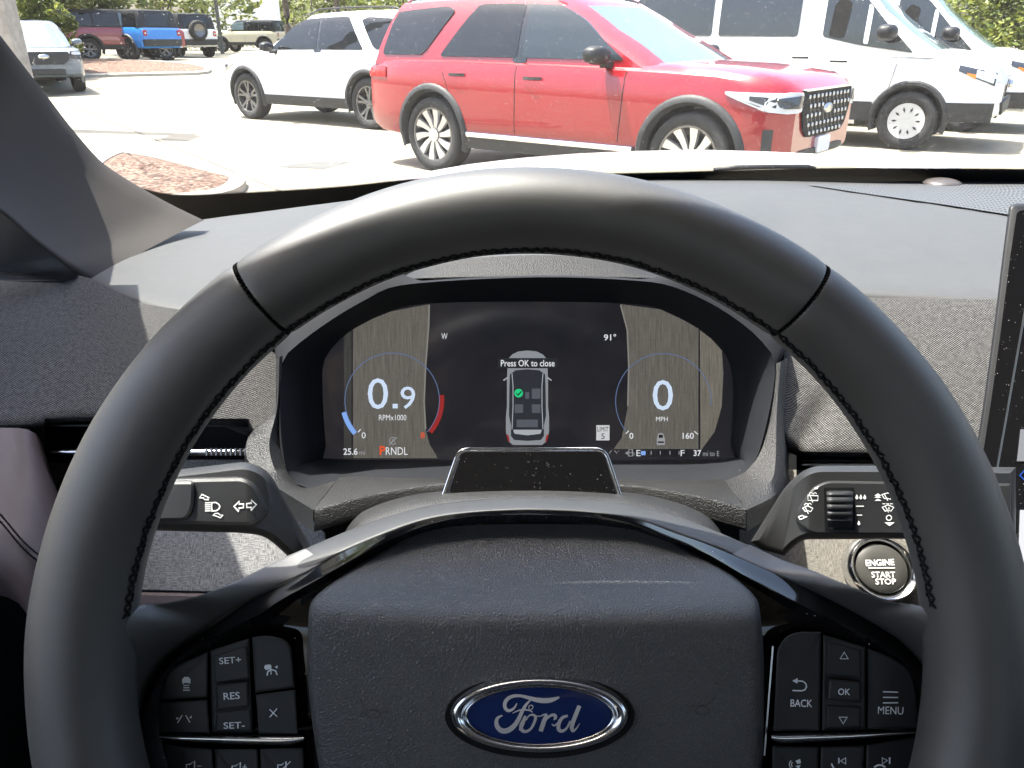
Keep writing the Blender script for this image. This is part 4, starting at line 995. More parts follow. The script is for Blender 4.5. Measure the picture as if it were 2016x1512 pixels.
# black corner trim below the pillar
cor = thing('mirror_corner_trim', 'black triangular corner trim between door and windshield pillar', 'trim', U(40, 520, 0.62))
loft('trim', [[U(c.x + 3, c.y + 3, c.z - .002) for c in leftl], [U(lerp(c.x, -150, .5), lerp(c.y, 552, .5), .60) for c in leftl], [U(min(-40, c.x * .2) + (160 if c.x > 100 else max(0, c.x)), 552, .60) for c in leftl]], m_blackpl, cor)
door = thing('driver_door', 'dark driver door panel at the far left edge', 'car door', (-0.5, 0.1, 0.5))
loft('panel', [[Vector((-0.45, 0.64, 1.13)), Vector((-0.45, 0.2, 1.12)), Vector((-0.45, -0.9, 1.12))], [Vector((-0.43, 0.64, 1.10)), Vector((-0.42, 0.2, 1.09)), Vector((-0.42, -0.9, 1.09))],
               [Vector((-0.44, 0.64, 0.9)), Vector((-0.40, 0.2, 0.9)), Vector((-0.40, -0.9, 0.9))], [Vector((-0.47, 0.64, 0.45)), Vector((-0.47, 0.2, 0.45)), Vector((-0.47, -0.9, 0.45))]], m_blackpl, door)
fl = thing('cabin_floor', 'dark carpeted footwell below the dashboard', 'car floor', (0.3, 0, 0.33))
MB().box(-0.5, 1.3, -1.6, 1.2, 0.30, 0.34).build('carpet', m_carpet, fl)
MB().box(-0.5, 1.3, 1.19, 1.23, 0.34, 1.10).build('bulkhead', m_black, fl)
MB().box(1.27, 1.3, -1.6, 1.19, 0.34, 1.10).build('sill', m_blackpl, fl)
MB().box(-0.5, 1.3, -1.6, -1.57, 0.34, 1.15).build('rear_panel', m_blackpl, fl)
roof = thing('car_roof', 'light headliner roof of the car above the driver', 'car roof', (0.35, -0.4, EYE + 0.33))
hx = [-0.62, -0.45, -0.30, -0.20, -0.10, -0.03, 0.03, 0.2, 0.39, 0.6, 0.9, 1.2, 1.38]
hy = [0.240, 0.268, 0.287, 0.290, 0.2925, 0.301, 0.310, 0.335, 0.34, 0.33, 0.28, 0.25, 0.22]
zr = EYE + 0.325
tp_ = [[Vector((x, y, zr - 0.03 * abs((x - .38)) ** 2)) for x, y in zip(hx, hy)], [Vector((x, y + .03, zr + .01 - 0.03 * abs((x - .38)) ** 2)) for x, y in zip(hx, hy)], [Vector((x, y - .05, zr + .045 - 0.05 * abs((x - .38)) ** 2)) for x, y in zip(hx, hy)], [Vector((x, -1.8, zr + .06 - 0.05 * abs((x - .38)) ** 2)) for x, y in zip(hx, hy)], [Vector((x, -1.8, zr + .03 - 0.05 * abs((x - .38)) ** 2)) for x, y in zip(hx, hy)]]
loft('panel', tp_ , m_headliner, roof, closed_v=True, smooth=False)
# front seats, behind the lens; they darken what the gloss parts mirror
def seat(x0, label):
    t = thing('front_seat', label, 'car seat', (x0, -0.45, 0.34), 'front seats')
    def sec(y, z, w, d, n=20): return [Vector((x0 + w * math.copysign(abs(math.cos(a)) ** .6, math.cos(a)), y + d * math.copysign(abs(math.sin(a)) ** .7, math.sin(a)), z)) for a in [2 * math.pi * k / n for k in range(n)]]
    loft('backrest', [sec(-.30, .62, .20, .06), sec(-.31, .68, .25, .08), sec(-.36, .95, .26, .08), sec(-.42, 1.22, .24, .07), sec(-.45, 1.33, .19, .05)], m_seat, t, closed_u=True, caps=True)
    loft('headrest', [sec(-.44, 1.37, .10, .04), sec(-.44, 1.42, .13, .06), sec(-.45, 1.55, .13, .06), sec(-.46, 1.60, .09, .03)], m_seat, t, closed_u=True, caps=True)
    loft('cushion', [[Vector((x0 + x, y, z + .02 * math.cos(x * 9))) for x in (-.26, -.2, -.1, 0, .1, .2, .26)] for y, z in ((.16, .50), (.18, .58), (.12, .62), (-.1, .60), (-.28, .58), (-.34, .45))], m_seat, t)
seat(0.0, 'dark cloth driver seat behind the steering wheel'); seat(0.78, 'dark cloth passenger seat beside the driver seat')
# windshield glass with the black printed border
ws = thing('windshield', 'dusty clear windshield between dashboard and car park', 'windshield', (0.39, 0.9, EYE))
gt = [(x, y + .012) for x, y in zip(hx, hy)]
base = cr([(-0.56, 0.95), (-0.46, 1.04), (-0.30, 1.14), (0.0, 1.24), (0.39, 1.28), (0.8, 1.26), (1.1, 1.19), (1.3, 1.06)], 40)
topc = cr([(x, y) for x, y in gt], 40)
GN = 24
def wsp(i, j):
    a, b = base[i], topc[i]; t = j / (GN - 1)
    return Vector((lerp(a.x, b.x, t), lerp(a.y, b.y, t), lerp(EYE - 0.235, zr + .005, t) + 0.022 * math.sin(math.pi * t)))
gm = NT('dusty_glass'); co = gm.coord()
tr = gm.new('ShaderNodeBsdfTransparent'); tr.inputs[0].default_value = (0.93, 0.955, 0.945, 1)
gl = gm.new('ShaderNodeBsdfGlossy'); gl.inputs['Roughness'].default_value = 0.02
fr = gm.new('ShaderNodeFresnel'); fr.inputs[0].default_value = 1.35
mx = gm.new('ShaderNodeMixShader'); gm.l.new(gm.math('MULTIPLY', fr.outputs[0], 0.5), mx.inputs[0]); gm.l.new(tr.outputs[0], mx.inputs[1]); gm.l.new(gl.outputs[0], mx.inputs[2])
du = gm.new('ShaderNodeBsdfTranslucent'); du.inputs[0].default_value = (0.9, 0.88, 0.84, 1)
def specks(scale, size, thr):
    d = gm.voro(co, scale); rc_ = gm.voro(co, scale, 'F1', 'Color'); s = gm.new('ShaderNodeSeparateColor'); gm.l.new(rc_, s.inputs[0])
    return gm.math('LESS_THAN', d, gm.math('MULTIPLY', gm.math('POWER', s.outputs[0], thr), size))
film = gm.math('MULTIPLY', gm.noise(co, 9, 4, 0.65), 0.009)
fac = gm.math('MAXIMUM', gm.math('MAXIMUM', film, gm.math('MULTIPLY', specks(520, 0.30, 8), 0.2)), gm.math('MULTIPLY', specks(40, 0.09, 22), 0.8))
mx2 = gm.new('ShaderNodeMixShader'); gm.l.new(fac, mx2.inputs[0]); gm.l.new(mx.outputs[0], mx2.inputs[1]); gm.l.new(du.outputs[0], mx2.inputs[2])
gm.l.new(mx2.outputs[0], gm.out.inputs['Surface'])
loft('glass', [[wsp(i, j) for i in range(40)] for j in range(GN)], gm.m, ws)
# printed black band round the glass (dots towards the clear part)
def onglass(px, py):
    r = ray(px, py); lo, hi = 0.4, 1.9
    from_ = None
    def side(t):
        p = C0 + r * t
        # height of glass at this x,y by interpolation over base/top lines
        x = p.x
        by = interp(x, [b.x for b in base], [b.y for b in base]); ty = interp(x, [b.x for b in topc], [b.y for b in topc])
        s = (p.y - by) / (ty - by)
        return p.z - (lerp(EYE - 0.235, zr + .005, s) + 0.022 * math.sin(math.pi * max(0, min(1, s))))
    for _ in range(40):
        m = (lo + hi) / 2
        if side(m) < 0: lo = m
        else: hi = m
    return C0 + r * (lo - 0.004)
band = NT('printed_glass_border'); band.setp(Base_Color=(0.006, 0.006, 0.007, 1), Roughness=0.5)
uvb = band.coord('UV'); sxb = band.new('ShaderNodeSeparateXYZ'); band.l.new(uvb, sxb.inputs[0])
fx = band.math('SUBTRACT', band.math('FRACT', band.math('MULTIPLY', sxb.outputs[0], 1 / 0.0022)), .5); fy = band.math('SUBTRACT', band.math('FRACT', band.math('MULTIPLY', sxb.outputs[1], 1 / 0.0022)), .5)
dd = band.math('SQRT', band.math('ADD', band.math('MULTIPLY', fx, fx), band.math('MULTIPLY', fy, fy)))
rad = band.math('MULTIPLY', sxb.outputs[1], 0.6 / 0.008)
al = band.math('LESS_THAN', dd, rad)
trb = band.new('ShaderNodeBsdfTransparent'); mb = band.new('ShaderNodeMixShader'); band.l.new(al, mb.inputs[0]); band.l.new(trb.outputs[0], mb.inputs[1]); band.l.new(band.p.outputs[0], mb.inputs[2]); band.l.new(mb.outputs[0], band.out.inputs['Surface'])
e_in = cr([(-20, 60), (0, 86), (40, 136), (84, 188), (135, 256), (189, 314), (246, 353), (303, 372), (371, 378), (520, 371), (680, 361), (830, 346), (1000, 340), (1250, 337), (1500, 330), (1700, 327), (2016, 329), (2300, 333)], 120)
e_out = cr([(-60, 100), (-40, 120), (10, 170), (50, 230), (100, 300), (150, 380), (230, 430), (300, 470), (380, 480), (520, 470), (680, 450), (830, 430), (1000, 410), (1250, 400), (1500, 395), (1700, 390), (2016, 392), (2300, 396)], 120)
loft('printed_border', [[onglass(lerp(a.x, b.x, t), lerp(a.y, b.y, t)) for a, b in zip(e_in, e_out)] for t in (0, .06, .12, .2, .4, .7, 1)], band.m, ws)
# wiper parked at the glass foot
loft('wiper_blade', tube([ony(x, y, 1.33) for x, y in ((1405, 334), (1450, 330), (1520, 328), (1590, 328), (1606, 331))], [.003, .004, .004, .004, .002], 8), m_blackpl, ws, closed_u=True, caps=True)
# white bonnet
bon = thing('car_bonnet', 'glaring white car bonnet just beyond the windshield', 'car bonnet', (0.39, 1.8, 0.9))
def bz(x, y):
    xx = min(x, 0.78 - x)
    A = interp(xx, [-0.62, -0.5, -0.38, -0.30, -0.21, -0.10, 0.02, 0.14, 0.25, 0.40], [-0.47, -0.396, -0.336, -0.304, -0.2777, -0.258, -0.244, -0.2350, -0.2300, -0.2265])
    return EYE + A - 0.146 * (y - 1.8) - 0.16 * (y - 1.8) ** 2
m_white = plain('white_paint', (0.78, 0.78, 0.77), 0.35, coat=0.8)
loft('bonnet', [[Vector((x, y, bz(x, y))) for x in [lerp(-0.58, 1.36, k / 60) for k in range(61)]] for y in [lerp(1.36, 2.45, k / 24) for k in range(25)]], m_white, bon)
# ================================================================== the car park
conc = NT('concrete_paving'); co = conc.coord()
n1 = conc.noise(co, 0.35, 5, 0.6); n2 = conc.noise(co, 6, 4, 0.6); n3 = conc.noise(co, 90, 2, 0.5)
f_ = conc.math('MULTIPLY_ADD', n1, 0.6, conc.math('MULTIPLY', n2, 0.4))
conc.setp(Base_Color=conc.ramp(f_, [(0.33, (0.19, 0.17, 0.125)), (0.5, (0.235, 0.212, 0.16)), (0.68, (0.27, 0.245, 0.19))]), Roughness=0.9, Normal=conc.bump(conc.math('MULTIPLY_ADD', n3, 0.4, n2), 0.3, 0.01))
def tz(y): return .55 * sstep(20, 30, y)     # the far side of the car park lies a little higher
gy = [-60, 10, 18] + [20 + k for k in range(11)] + [40, 80, 200, 700]
ground = loft('ground', [[Vector((x, y, tz(y))) for x in (-400, -60, 0, 60, 400)] for y in gy], conc.m); ground['kind'] = 'structure'
jm = plain('joint_filler', (0.12, 0.11, 0.095), 0.9)
m_curb = plain('kerb_concrete', (0.33, 0.31, 0.27), 0.85, var=0.15, vscale=5)
mulch = NT('bark_mulch'); co = mulch.coord(); v = mulch.voro(co, 28, 'F1', 'Color'); sp3 = mulch.new('ShaderNodeSeparateColor'); mulch.l.new(v, sp3.inputs[0])
mulch.setp(Base_Color=mulch.ramp(sp3.outputs[0], [(0.0, (0.045, 0.024, 0.016)), (0.5, (0.14, 0.08, 0.055)), (1.0, (0.26, 0.18, 0.135))]), Roughness=0.95, Normal=mulch.bump(mulch.noise(co, 60, 3, .7), 1.0, 0.03))
m_patch = plain('dark_patch_grey', (0.085, 0.085, 0.08), 0.9, var=0.2, vscale=6)
def G(px, py):
    lo, hi = 1.0, 400.0; r = ray(px, py)
    for _ in range(60):
        m = (lo + hi) / 2; p = C0 + r * m
        if p.z > tz(p.y): lo = m
        else: hi = m
    return C0 + r * lo
def island(name, pts, label, kerb_w=0.15):
    t = thing(name, label, 'planting bed', sum((G(*q) for q in pts), Vector()) / len(pts))
    P = cr([(*G(*q)[:2], 0) for q in pts], 48, True); P2 = [Vector((v.x, v.y)) for v in P]
    I = offset(P2, kerb_w)
    V_ = lambda a, z: Vector((a.x, a.y, z + tz(a.y)))
    loft('kerb', [[V_(a, -.02) for a in P2], [V_(a, .075) for a in P2], [V_(a, .09).lerp(V_(b, .09), .12) for a, b in zip(P2, I)], [V_(b, .09) for b in I], [V_(b, .05) for b in I]], m_curb, t, closed_u=True, sharp=40)
    cen = sum((Vector((b.x, b.y, 0)) for b in I), Vector()) / len(I)
    rows = [[V_(b, .075) for b in I]]
    for k in (.8, .55, .3, .02): rows.append([cen.lerp(Vector((b.x, b.y, 0)), k) + Vector((0, 0, tz(lerp(cen.y, b.y, k)) + .10 + .04 * (1 - k) + .03 * noise.noise(Vector((b.x * 2, b.y * 2, k * 5))))) for b in I])
    loft('mulch', rows, mulch.m, t, closed_u=True)
    return t
island('mulch_bed', [(170, 345), (232, 311), (310, 318), (375, 333), (435, 350), (486, 366), (430, 398), (200, 410)], 'reddish bark mulch bed with pale kerb just beyond the left windshield corner')
island('mulch_bed', [(40, 131), (180, 121), (300, 124), (400, 133), (408, 146), (300, 150), (170, 153), (30, 157)], 'long low mulch bed with kerb in front of the far parked row', 0.2)
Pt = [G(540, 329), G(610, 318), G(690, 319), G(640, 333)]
pa = mk('ground_patch', [p + Vector((0, 0, .004)) for p in Pt], [(0, 1, 2, 3)], m_patch, None, False); pa['kind'] = 'structure'  # flat sheet, darker grey than the paving it lies on
for (a, b) in (((150, 262), (700, 300)), ((460, 345), (660, 320)), ((100, 190), (1000, 560))):
    A, B = G(*a), G(*b); d = (B - A).normalized(); nn = Vector((-d.y, d.x, 0)) * .012
    q = mk('paving_joint', [A - nn + Vector((0, 0, .004)), A + nn + Vector((0, 0, .004)), B + nn + Vector((0, 0, .004)), B - nn + Vector((0, 0, .004))], [(0, 1, 2, 3)], jm, None, False); q['kind'] = 'structure'

# ------------------------------------------------------------------ vehicles, local x forward, y left
m_tyre = plain('tyre_rubber', (0.02, 0.02, 0.02), 0.85, var=0.2, vscale=30)
m_clad = plain('wheel_arch_cladding', (0.028, 0.029, 0.03), 0.6, spec=0.4, var=0.15, vscale=20)
m_well = plain('wheel_well_black', (0.004, 0.004, 0.004), 0.9)
m_cglass = plain('tinted_car_glass', (0.008, 0.010, 0.013), 0.03, spec=0.5)
m_lglass = plain('clear_car_glass', (0.10, 0.14, 0.15), 0.03, spec=0.9)
m_alloy = plain('machined_alloy', (0.62, 0.61, 0.59), 0.3, metal=0.7)
m_alloyd = plain('dark_alloy', (0.17, 0.165, 0.16), 0.35, metal=0.7)
m_alloyb = plain('black_alloy', (0.02, 0.02, 0.02), 0.3)
m_steelw = plain('white_wheel_cover', (0.5, 0.5, 0.48), 0.5)
m_lamp = plain('lamp_lens', (0.55, 0.57, 0.6), 0.08, spec=0.8)
m_lampd = plain('lamp_dark', (0.03, 0.035, 0.045), 0.08, spec=0.8)
m_amber = plain('amber_lens', (0.75, 0.20, 0.03), 0.2)
m_tail = plain('red_lens', (0.35, 0.012, 0.015), 0.12, spec=0.7)
m_plate = plain('number_plate', (0.65, 0.66, 0.68), 0.5)
m_seam = plain('panel_gap', (0.01, 0.01, 0.01), 0.8)
def paint(name, col): return plain(name, col, 0.28, spec=0.5, coat=0.9)
def wheel_part(parent, x, y, r, rim, style, wd=0.25):
    s = 1 if y > 0 else -1
    def ring(rad, yy, n=36): return [Vector((x + rad * math.cos(2 * math.pi * k / n), yy, r + rad * math.sin(2 * math.pi * k / n))) for k in range(n)]
    yo = y; yi = y - s * wd
    w = loft('wheel', [ring(rim, yo - s * .03), ring(rim + .01, yo), ring(r * .93, yo + s * .004), ring(r * .985, yo - s * .02), ring(r, yo - s * .05), ring(r, yi + s * .05), ring(r * .95, yi), ring(rim, yi)], m_tyre, parent, closed_u=True, local=True)
    mt, back = {'paddle': (m_alloy, m_alloyb), 'five': (m_alloyd, m_alloyd), 'cover': (m_steelw, m_alloyb), 'black': (m_alloyd, m_alloyb)}[style]
    loft('rim', [ring(rim + .006, yo - s * .004), ring(rim - .012, yo - s * .006), ring(rim - .02, yo - s * .05), ring(rim - .03, yo - s * .14), ring(.01, yo - s * .14)], mt if style == 'five' else (m_alloyd if style != 'cover' else m_steelw), w, closed_u=True, local=True, sharp=50)
    loft('brake_disc', [ring(rim * .72, yo - s * .12), ring(rim * .72, yo - s * .10), ring(.02, yo - s * .10)], m_alloyb, w, closed_u=True, local=True)
    m = MB()
    def sp(a, w0, w1, r0, r1, d0=.02, d1=.012, tw=0.0):
        pts = []
        for rad, ww, tt in ((r0, w0, 0), (lerp(r0, r1, .5), lerp(w0, w1, .45), tw * .5), (r1, w1, tw)):
            c, sn = math.cos(a + tt), math.sin(a + tt); q = Vector((-sn, 0, c)); cc = Vector((x + rad * c, 0, r + rad * sn))
            dep = lerp(d0, d1, (rad - r0) / (r1 - r0))
            pts.append([cc - q * ww + Vector((0, yo - s * (dep + .03), 0)), cc - q * ww * .8 + Vector((0, yo - s * dep, 0)), cc + q * ww * .8 + Vector((0, yo - s * dep, 0)), cc + q * ww + Vector((0, yo - s * (dep + .03), 0))])
        m.rows(pts)
    if style == 'paddle':
        for k in range(10): sp(2 * math.pi * k / 10, .022, .050, .06, rim - .008, .03, .012, .16)
    elif style in ('five', 'black'):
        for k in range(5):
            for d in (-.17, .17): sp(2 * math.pi * k / 5 + .3 + d * .7, .020, .026, .05, rim - .008, .03, .012, d * .5)
    else:
        m.add([Vector((x, yo - s * .012, r))] + ring(rim * .80, yo - s * .008, 36) + ring(rim, yo - s * .004, 36), [(0, 1 + k, 1 + (k + 1) % 36) for k in range(36)] + [(1 + k, 1 + (k + 1) % 36, 37 + (k + 1) % 36, 37 + k) for k in range(36)])
    m.add([Vector((x, yo - s * .012, r))] + ring(.07, yo - s * .018, 16), [(0, 1 + k, 1 + (k + 1) % 16) for k in range(16)])
    m.build('spokes', mt, w, local=True)
    if style == 'cover':
        h = MB()
        for k in range(10):
            a = 2 * math.pi * k / 10; c, sn = math.cos(a), math.sin(a); q = Vector((-sn, 0, c)); cc = Vector((x + rim * .66 * c, yo - s * .004, r + rim * .66 * sn)); rr = Vector((c, 0, sn))
            h.add([cc - rr * .035, cc + q * .014, cc + rr * .035, cc - q * .014], [(0, 1, 2, 3)])
        h.build('vents', m_alloyb, w, local=True)
    else:
        h = MB()
        for k in range(5):
            a = 2 * math.pi * k / 5; h.add([Vector((x + .045 * math.cos(a) + .011 * math.cos(b), yo - s * .014, r + .045 * math.sin(a) + .011 * math.sin(b))) for b in [2 * math.pi * i / 8 for i in range(8)]], [tuple(range(8))])
        h.build('bolts', m_alloy if style == 'paddle' else m_alloyb, w, local=True)
    return w
class Car:
    """lower: stations (x, zb, zshoulder, ztop, halfwidth); house: levels (z, xr, xf, halfwidth)"""
    def __init__(s, t, lower, house, wheels, r, roofk=0.02, nx=2.6, wy=0.98):
        s.t, s.house, s.r, s.roofk, s.lower = t, house, r, roofk, lower
        s.wheels = wheels; s.wy = wy
    def hw(s, x, z):                         # half width of the lower body side
        L = s.lower; xs = [q[0] for q in L]
        zb = interp(x, xs, [q[1] for q in L]); zs = interp(x, xs, [q[2] for q in L]); w = interp(x, xs, [q[4] for q in L])
        t = (z - zb) / (zs - zb)
        return w * interp(t, [0, .12, .35, .7, .9, 1.0], [.955, .985, 1.0, .995, .985, .955])
    def ring(s, q):
        x, zb, zs, zt, w = q
        k = [(0, zb), (w * .80, zb), (w * .955, zb + .0 * 1)] if False else [(0, zb), (w * .85, zb)]
        for t, f in ((.04, .955), (.12, .985), (.35, 1.0), (.7, .995), (.9, .985), (1.0, .955)): k.append((w * f, lerp(zb, zs, t)))
        k += [(w * .90, lerp(zs, zt, .55)), (w * .74, lerp(zs, zt, .9)), (w * .4, lerp(zs, zt, 1.0)), (0, zt + .008)]
        return [Vector((x, y, z)) for y, z in k] + [Vector((x, -y, z)) for y, z in k[-2:0:-1]]
    def body(s, mat):
        L = cr([q for q in [Vector((a[0], a[1], a[2])) for a in s.lower]], 2)
        xs = [q[0] for q in s.lower]; X = []
        for i in range(len(xs) - 1):
            n = max(1, int(abs(xs[i + 1] - xs[i]) / .22)); X += [lerp(xs[i], xs[i + 1], k / n) for k in range(n)]
        X.append(xs[-1])
        rows = [s.ring((x, *[interp(x, xs, [q[c] for q in s.lower]) for c in (1, 2, 3, 4)])) for x in X]
        m = MB().rows(rows, cu=True, caps=True)
        o = m.build('body', mat, s.t, True, True, 28)
        bm = bmesh.new(); bm.from_mesh(o.data); bmesh.ops.recalc_face_normals(bm, faces=bm.faces); bm.to_mesh(o.data); bm.free()
        # wheel openings
        cut = MB(); ar = s.r * 1.17
        for x in s.wheels:
            for sd in (-1, 1):
                n = 28; rr = [[Vector((x + ar * math.cos(2 * math.pi * k / n), sd * yy, s.r + .02 + ar * math.sin(2 * math.pi * k / n))) for k in range(n)] for yy in (.58, 1.3)]
                if sd < 0: rr = rr[::-1]
                cut.rows(rr, cu=True, caps=True)
        c = cut.build('cutter', m_well, None, local=True)
        bm = bmesh.new(); bm.from_mesh(c.data); bmesh.ops.recalc_face_normals(bm, faces=bm.faces); bm.to_mesh(c.data); bm.free()
        o.data.materials.append(m_well)
        md = o.modifiers.new('cut', 'BOOLEAN'); md.object = c; md.operation = 'DIFFERENCE'; md.solver = 'EXACT'; md.material_mode = 'TRANSFER'
        c.location = s.t.location; c.rotation_euler = s.t.rotation_euler
        dg = bpy.context.evaluated_depsgraph_get(); dg.update()
        me = bpy.data.meshes.new_from_object(o.evaluated_get(dg)); o.modifiers.clear(); o.data = me
        bpy.data.objects.remove(c)
        s.b = o; return o
    def gx(s, z, rear):
        zs = [q[0] for q in s.house]; return interp(z, zs, [q[1 if rear else 2] for q in s.house])
    def gw(s, z): return interp(z, [q[0] for q in s.house], [q[3] for q in s.house])
    def roofz(s, x):
        xr, xf = s.house[-1][1], s.house[-1][2]; m = (xr + xf) / 2 - .1; return -s.roofk * ((x - m) / 1.2) ** 2
    def cabin(s, mat, corner=0.12):
        rows = []; zt = s.house[-1][0]; z0 = s.house[0][0]
        for (z, xr, xf, w) in s.house + [(zt + .025, s.house[-1][1] + .10, s.house[-1][2] - .16, s.house[-1][3] - .07), (zt + .05, s.house[-1][1] + .5, s.house[-1][2] - .55, s.house[-1][3] - .35), (zt + .055, s.house[-1][1] + .9, s.house[-1][2] - .9, .05)]:
            c = corner; row = []
            pts = [(xr, -w + c), (xr + c * .8, -w), (lerp(xr, xf, .25), -w), (lerp(xr, xf, .5), -w - .0), (lerp(xr, xf, .75), -w), (xf - c * 1.6, -w), (xf - c * .4, -w + c * .8), (xf, -w * .5), (xf + .02, 0)]
            pts += [(x, -y) for x, y in pts[-2::-1]]; pts += [(xr - .02, w * .4), (xr - .03, 0), (xr - .02, -w * .4)]
            for x, y in pts: row.append(Vector((x, y, z + s.roofz(x) * sstep(z0, zt, z))))
            rows.append(row)
        return loft('cabin', rows, mat, s.t, closed_u=True, local=True, sharp=30)
    def gpos(s, x, z):                       # cabin side at (x, nominal z): half width and real height, straight between the levels as built
        zs = [q[0] for q in s.house]; z0, zt = zs[0], zs[-1]
        off = interp(z, zs, [s.roofz(x) * sstep(z0, zt, q) for q in zs])
        return s.gw(z), z + off
    def scan(s, P, n, m):                    # a convex outline cut into n columns of m points
        P = [Vector(q) for q in P]; x0, x1 = min(q.x for q in P), max(q.x for q in P); cols = []
        for i in range(n + 1):
            x = lerp(x0 + 1e-4, x1 - 1e-4, .5 - .5 * math.cos(math.pi * i / n)); zz = []
            for k in range(len(P)):
                a, b = P[k - 1], P[k]
                if (a.x - x) * (b.x - x) <= 0 and abs(a.x - b.x) > 1e-9: zz.append(lerp(a.y, b.y, (x - a.x) / (b.x - a.x)))
            cols.append([(x, lerp(min(zz), max(zz), k / m)) for k in range(m + 1)])
        return cols
    def side_glass(s, pts, mat, side, name='window', lift=.010, parent=None):
        cols = s.scan(roundpoly(pts, .04, 3), 16, 10)
        rows = []
        for c in cols:
            r = []
            for x, z in c:
                w, zz = s.gpos(x, z); r.append(Vector((x, side * (w + lift), zz)))
            rows.append([r[0] - Vector((0, side * .03, 0))] + r + [r[-1] - Vector((0, side * .03, 0))])
        rows.insert(0, [v - Vector((0, side * .03, 0)) for v in rows[0]]); rows.append([v - Vector((0, side * .03, 0)) for v in rows[-1]])
        return loft(name, rows, mat, parent or s.t, local=True, sharp=40)
    def end_glass(s, rear, z0, z1, f0, f1, mat, name, lift=.012, n=8):
        rows = []
        for i in range(6):
            z = lerp(z0, z1, i / 5); x = s.gx(z, rear); w = s.gw(z) * lerp(f0, f1, i / 5); row = []
            for k in range(n + 1):
                y = lerp(-w, w, k / n); b = .02 * (1 - abs(y / s.gw(z)) ** 2)
                cut = max(0, abs(y) - (s.gw(z) * .55)) * .32
                row.append(Vector((x + (1 if not rear else -1) * (lift + b - cut + (.01 if rear else 0)), y, z + s.roofz(x) * sstep(s.house[0][0], s.house[-1][0], z))))
            rows.append(row)
        return loft(name, rows, mat, s.t, local=True)
    def flares(s, mat, wid=.055, bulge=.03):
        for x in s.wheels:
            for sd in (-1, 1):
                rows = []; ar = s.r * 1.17
                for k in range(25):
                    a = lerp(-.35, math.pi + .35, k / 24); row = []
                    for dr, db in ((-.035, -.05), (-.004, bulge), (wid * .6, bulge), (wid, .004), (wid + .004, -.03)):
                        rad = ar + dr; px, pz = x + rad * math.cos(a), s.r + .02 + rad * math.sin(a)
                        row.append(Vector((px, sd * (s.hw(px, max(pz, .25)) + db), pz)))
                    rows.append(row)
                loft('arch_flare', rows, mat, s.t, local=True, sharp=50)
    def band(s, name, x0, x1, z0, z1, mat, side, lift=.012, n=14, bulge=0.0):
        rows = []
        f0 = z0 if callable(z0) else (lambda x: z0); f1 = z1 if callable(z1) else (lambda x: z1)
        for i in range(n + 1):
            x = lerp(x0, x1, i / n); a, b = f0(x), f1(x)
            rows.append([Vector((x, side * (s.hw(x, a) - .02), a))] + [Vector((x, side * (s.hw(x, lerp(a, b, k / 4)) + lift + bulge * math.sin(math.pi * k / 4)), lerp(a, b, k / 4))) for k in range(5)] + [Vector((x, side * (s.hw(x, b) - .02), b))])
        return loft(name, rows, mat, s.t, local=True, sharp=50)
    def seams(s, segs, side):
        for (xa, za), (xb, zb) in segs:
            rows = []
            for k in range(9):
                x, z = lerp(xa, xb, k / 8), lerp(za, zb, k / 8); d = Vector((xb - xa, 0, zb - za)).normalized(); q = Vector((-d.z, 0, d.x)) * .004
                y = side * (s.hw(x, z) + .002); rows.append([Vector((x, y, z)) - q, Vector((x, y, z)) + q])
            loft('panel_gap', rows, m_seam, s.t, local=True)
    def mirror(s, x, z, side, mat, sz=1.0):
        rows = []
        y0 = s.gw(s.house[0][0]) + .06
        for k in range(9):
            t = k / 8; y = side * (y0 + .02 + t * .24 * sz); sc_ = math.sin(math.pi * (0.12 + .80 * t)) ** .45
            rows.append([Vector((x + .095 * sc_ * math.copysign(abs(math.cos(a)) ** .7, math.cos(a)) * sz - .03 * t, y, z + .078 * sc_ * math.copysign(abs(math.sin(a)) ** .7, math.sin(a)) * sz + .01 * t)) for a in [2 * math.pi * i / 14 for i in range(14)]])
        o = loft('wing_mirror', rows, mat, s.t, closed_u=True, local=True, caps=True)
        m = MB().box(x - .03, x + .03, *(sorted((side * (y0 - .12), side * (y0 + .06)))), z - .10, z - .05); m.build('mirror_arm', m_clad, o, local=True)
    def allwheels(s, rim, style, wd=.25):
        for x in s.wheels:
            for sd in (-1, 1): wheel_part(s.t, x, sd * s.wy, s.r, rim, style, wd)
    def handle(s, x, z, side, mat):
        rows = [[Vector((x + dx, side * (s.hw(x, z) + .012 + .022 * math.sin(math.pi * k / 8)), z + dz)) for dz in (-.014, .014)] for k, dx in ((k, lerp(-.11, .11, k / 8)) for k in range(9))]
        loft('door_handle', rows, mat, s.t, local=True)
    def surf_front(s, rear=False): return s.lower[0 if rear else -1]
    def nose(s, name, pts, mat, xo=0.012, rear=False, parent=None, thick=.03, curve=True):
        """panel on the nose: pts in (y, z); x follows the tapering front"""
        sg = -1 if rear else 1
        L = s.lower[::-1] if not rear else s.lower; xs = [q[0] for q in s.lower]; c1 = [q[1] for q in s.lower]; c3 = [q[3] for q in s.lower]; X = []
        for i in range(len(L) - 1): X += [lerp(L[i][0], L[i + 1][0], k / 24) for k in range(24)]
        def xf(y, z):
            for x in X:
                if interp(x, xs, c1) <= z <= interp(x, xs, c3) + .03 and s.hw(x, min(z, interp(x, xs, c3))) >= abs(y): return x
            return X[-1]
        cols = s.scan(roundpoly(pts, .03, 3), 12, 6); rows = []
        for c in cols:
            r = [Vector((xf(y, z) + sg * xo, y * (1 + .012 * abs(y)), z)) for y, z in c]
            rows.append([r[0] - Vector((sg * thick, 0, 0))] + r + [r[-1] - Vector((sg * thick, 0, 0))])
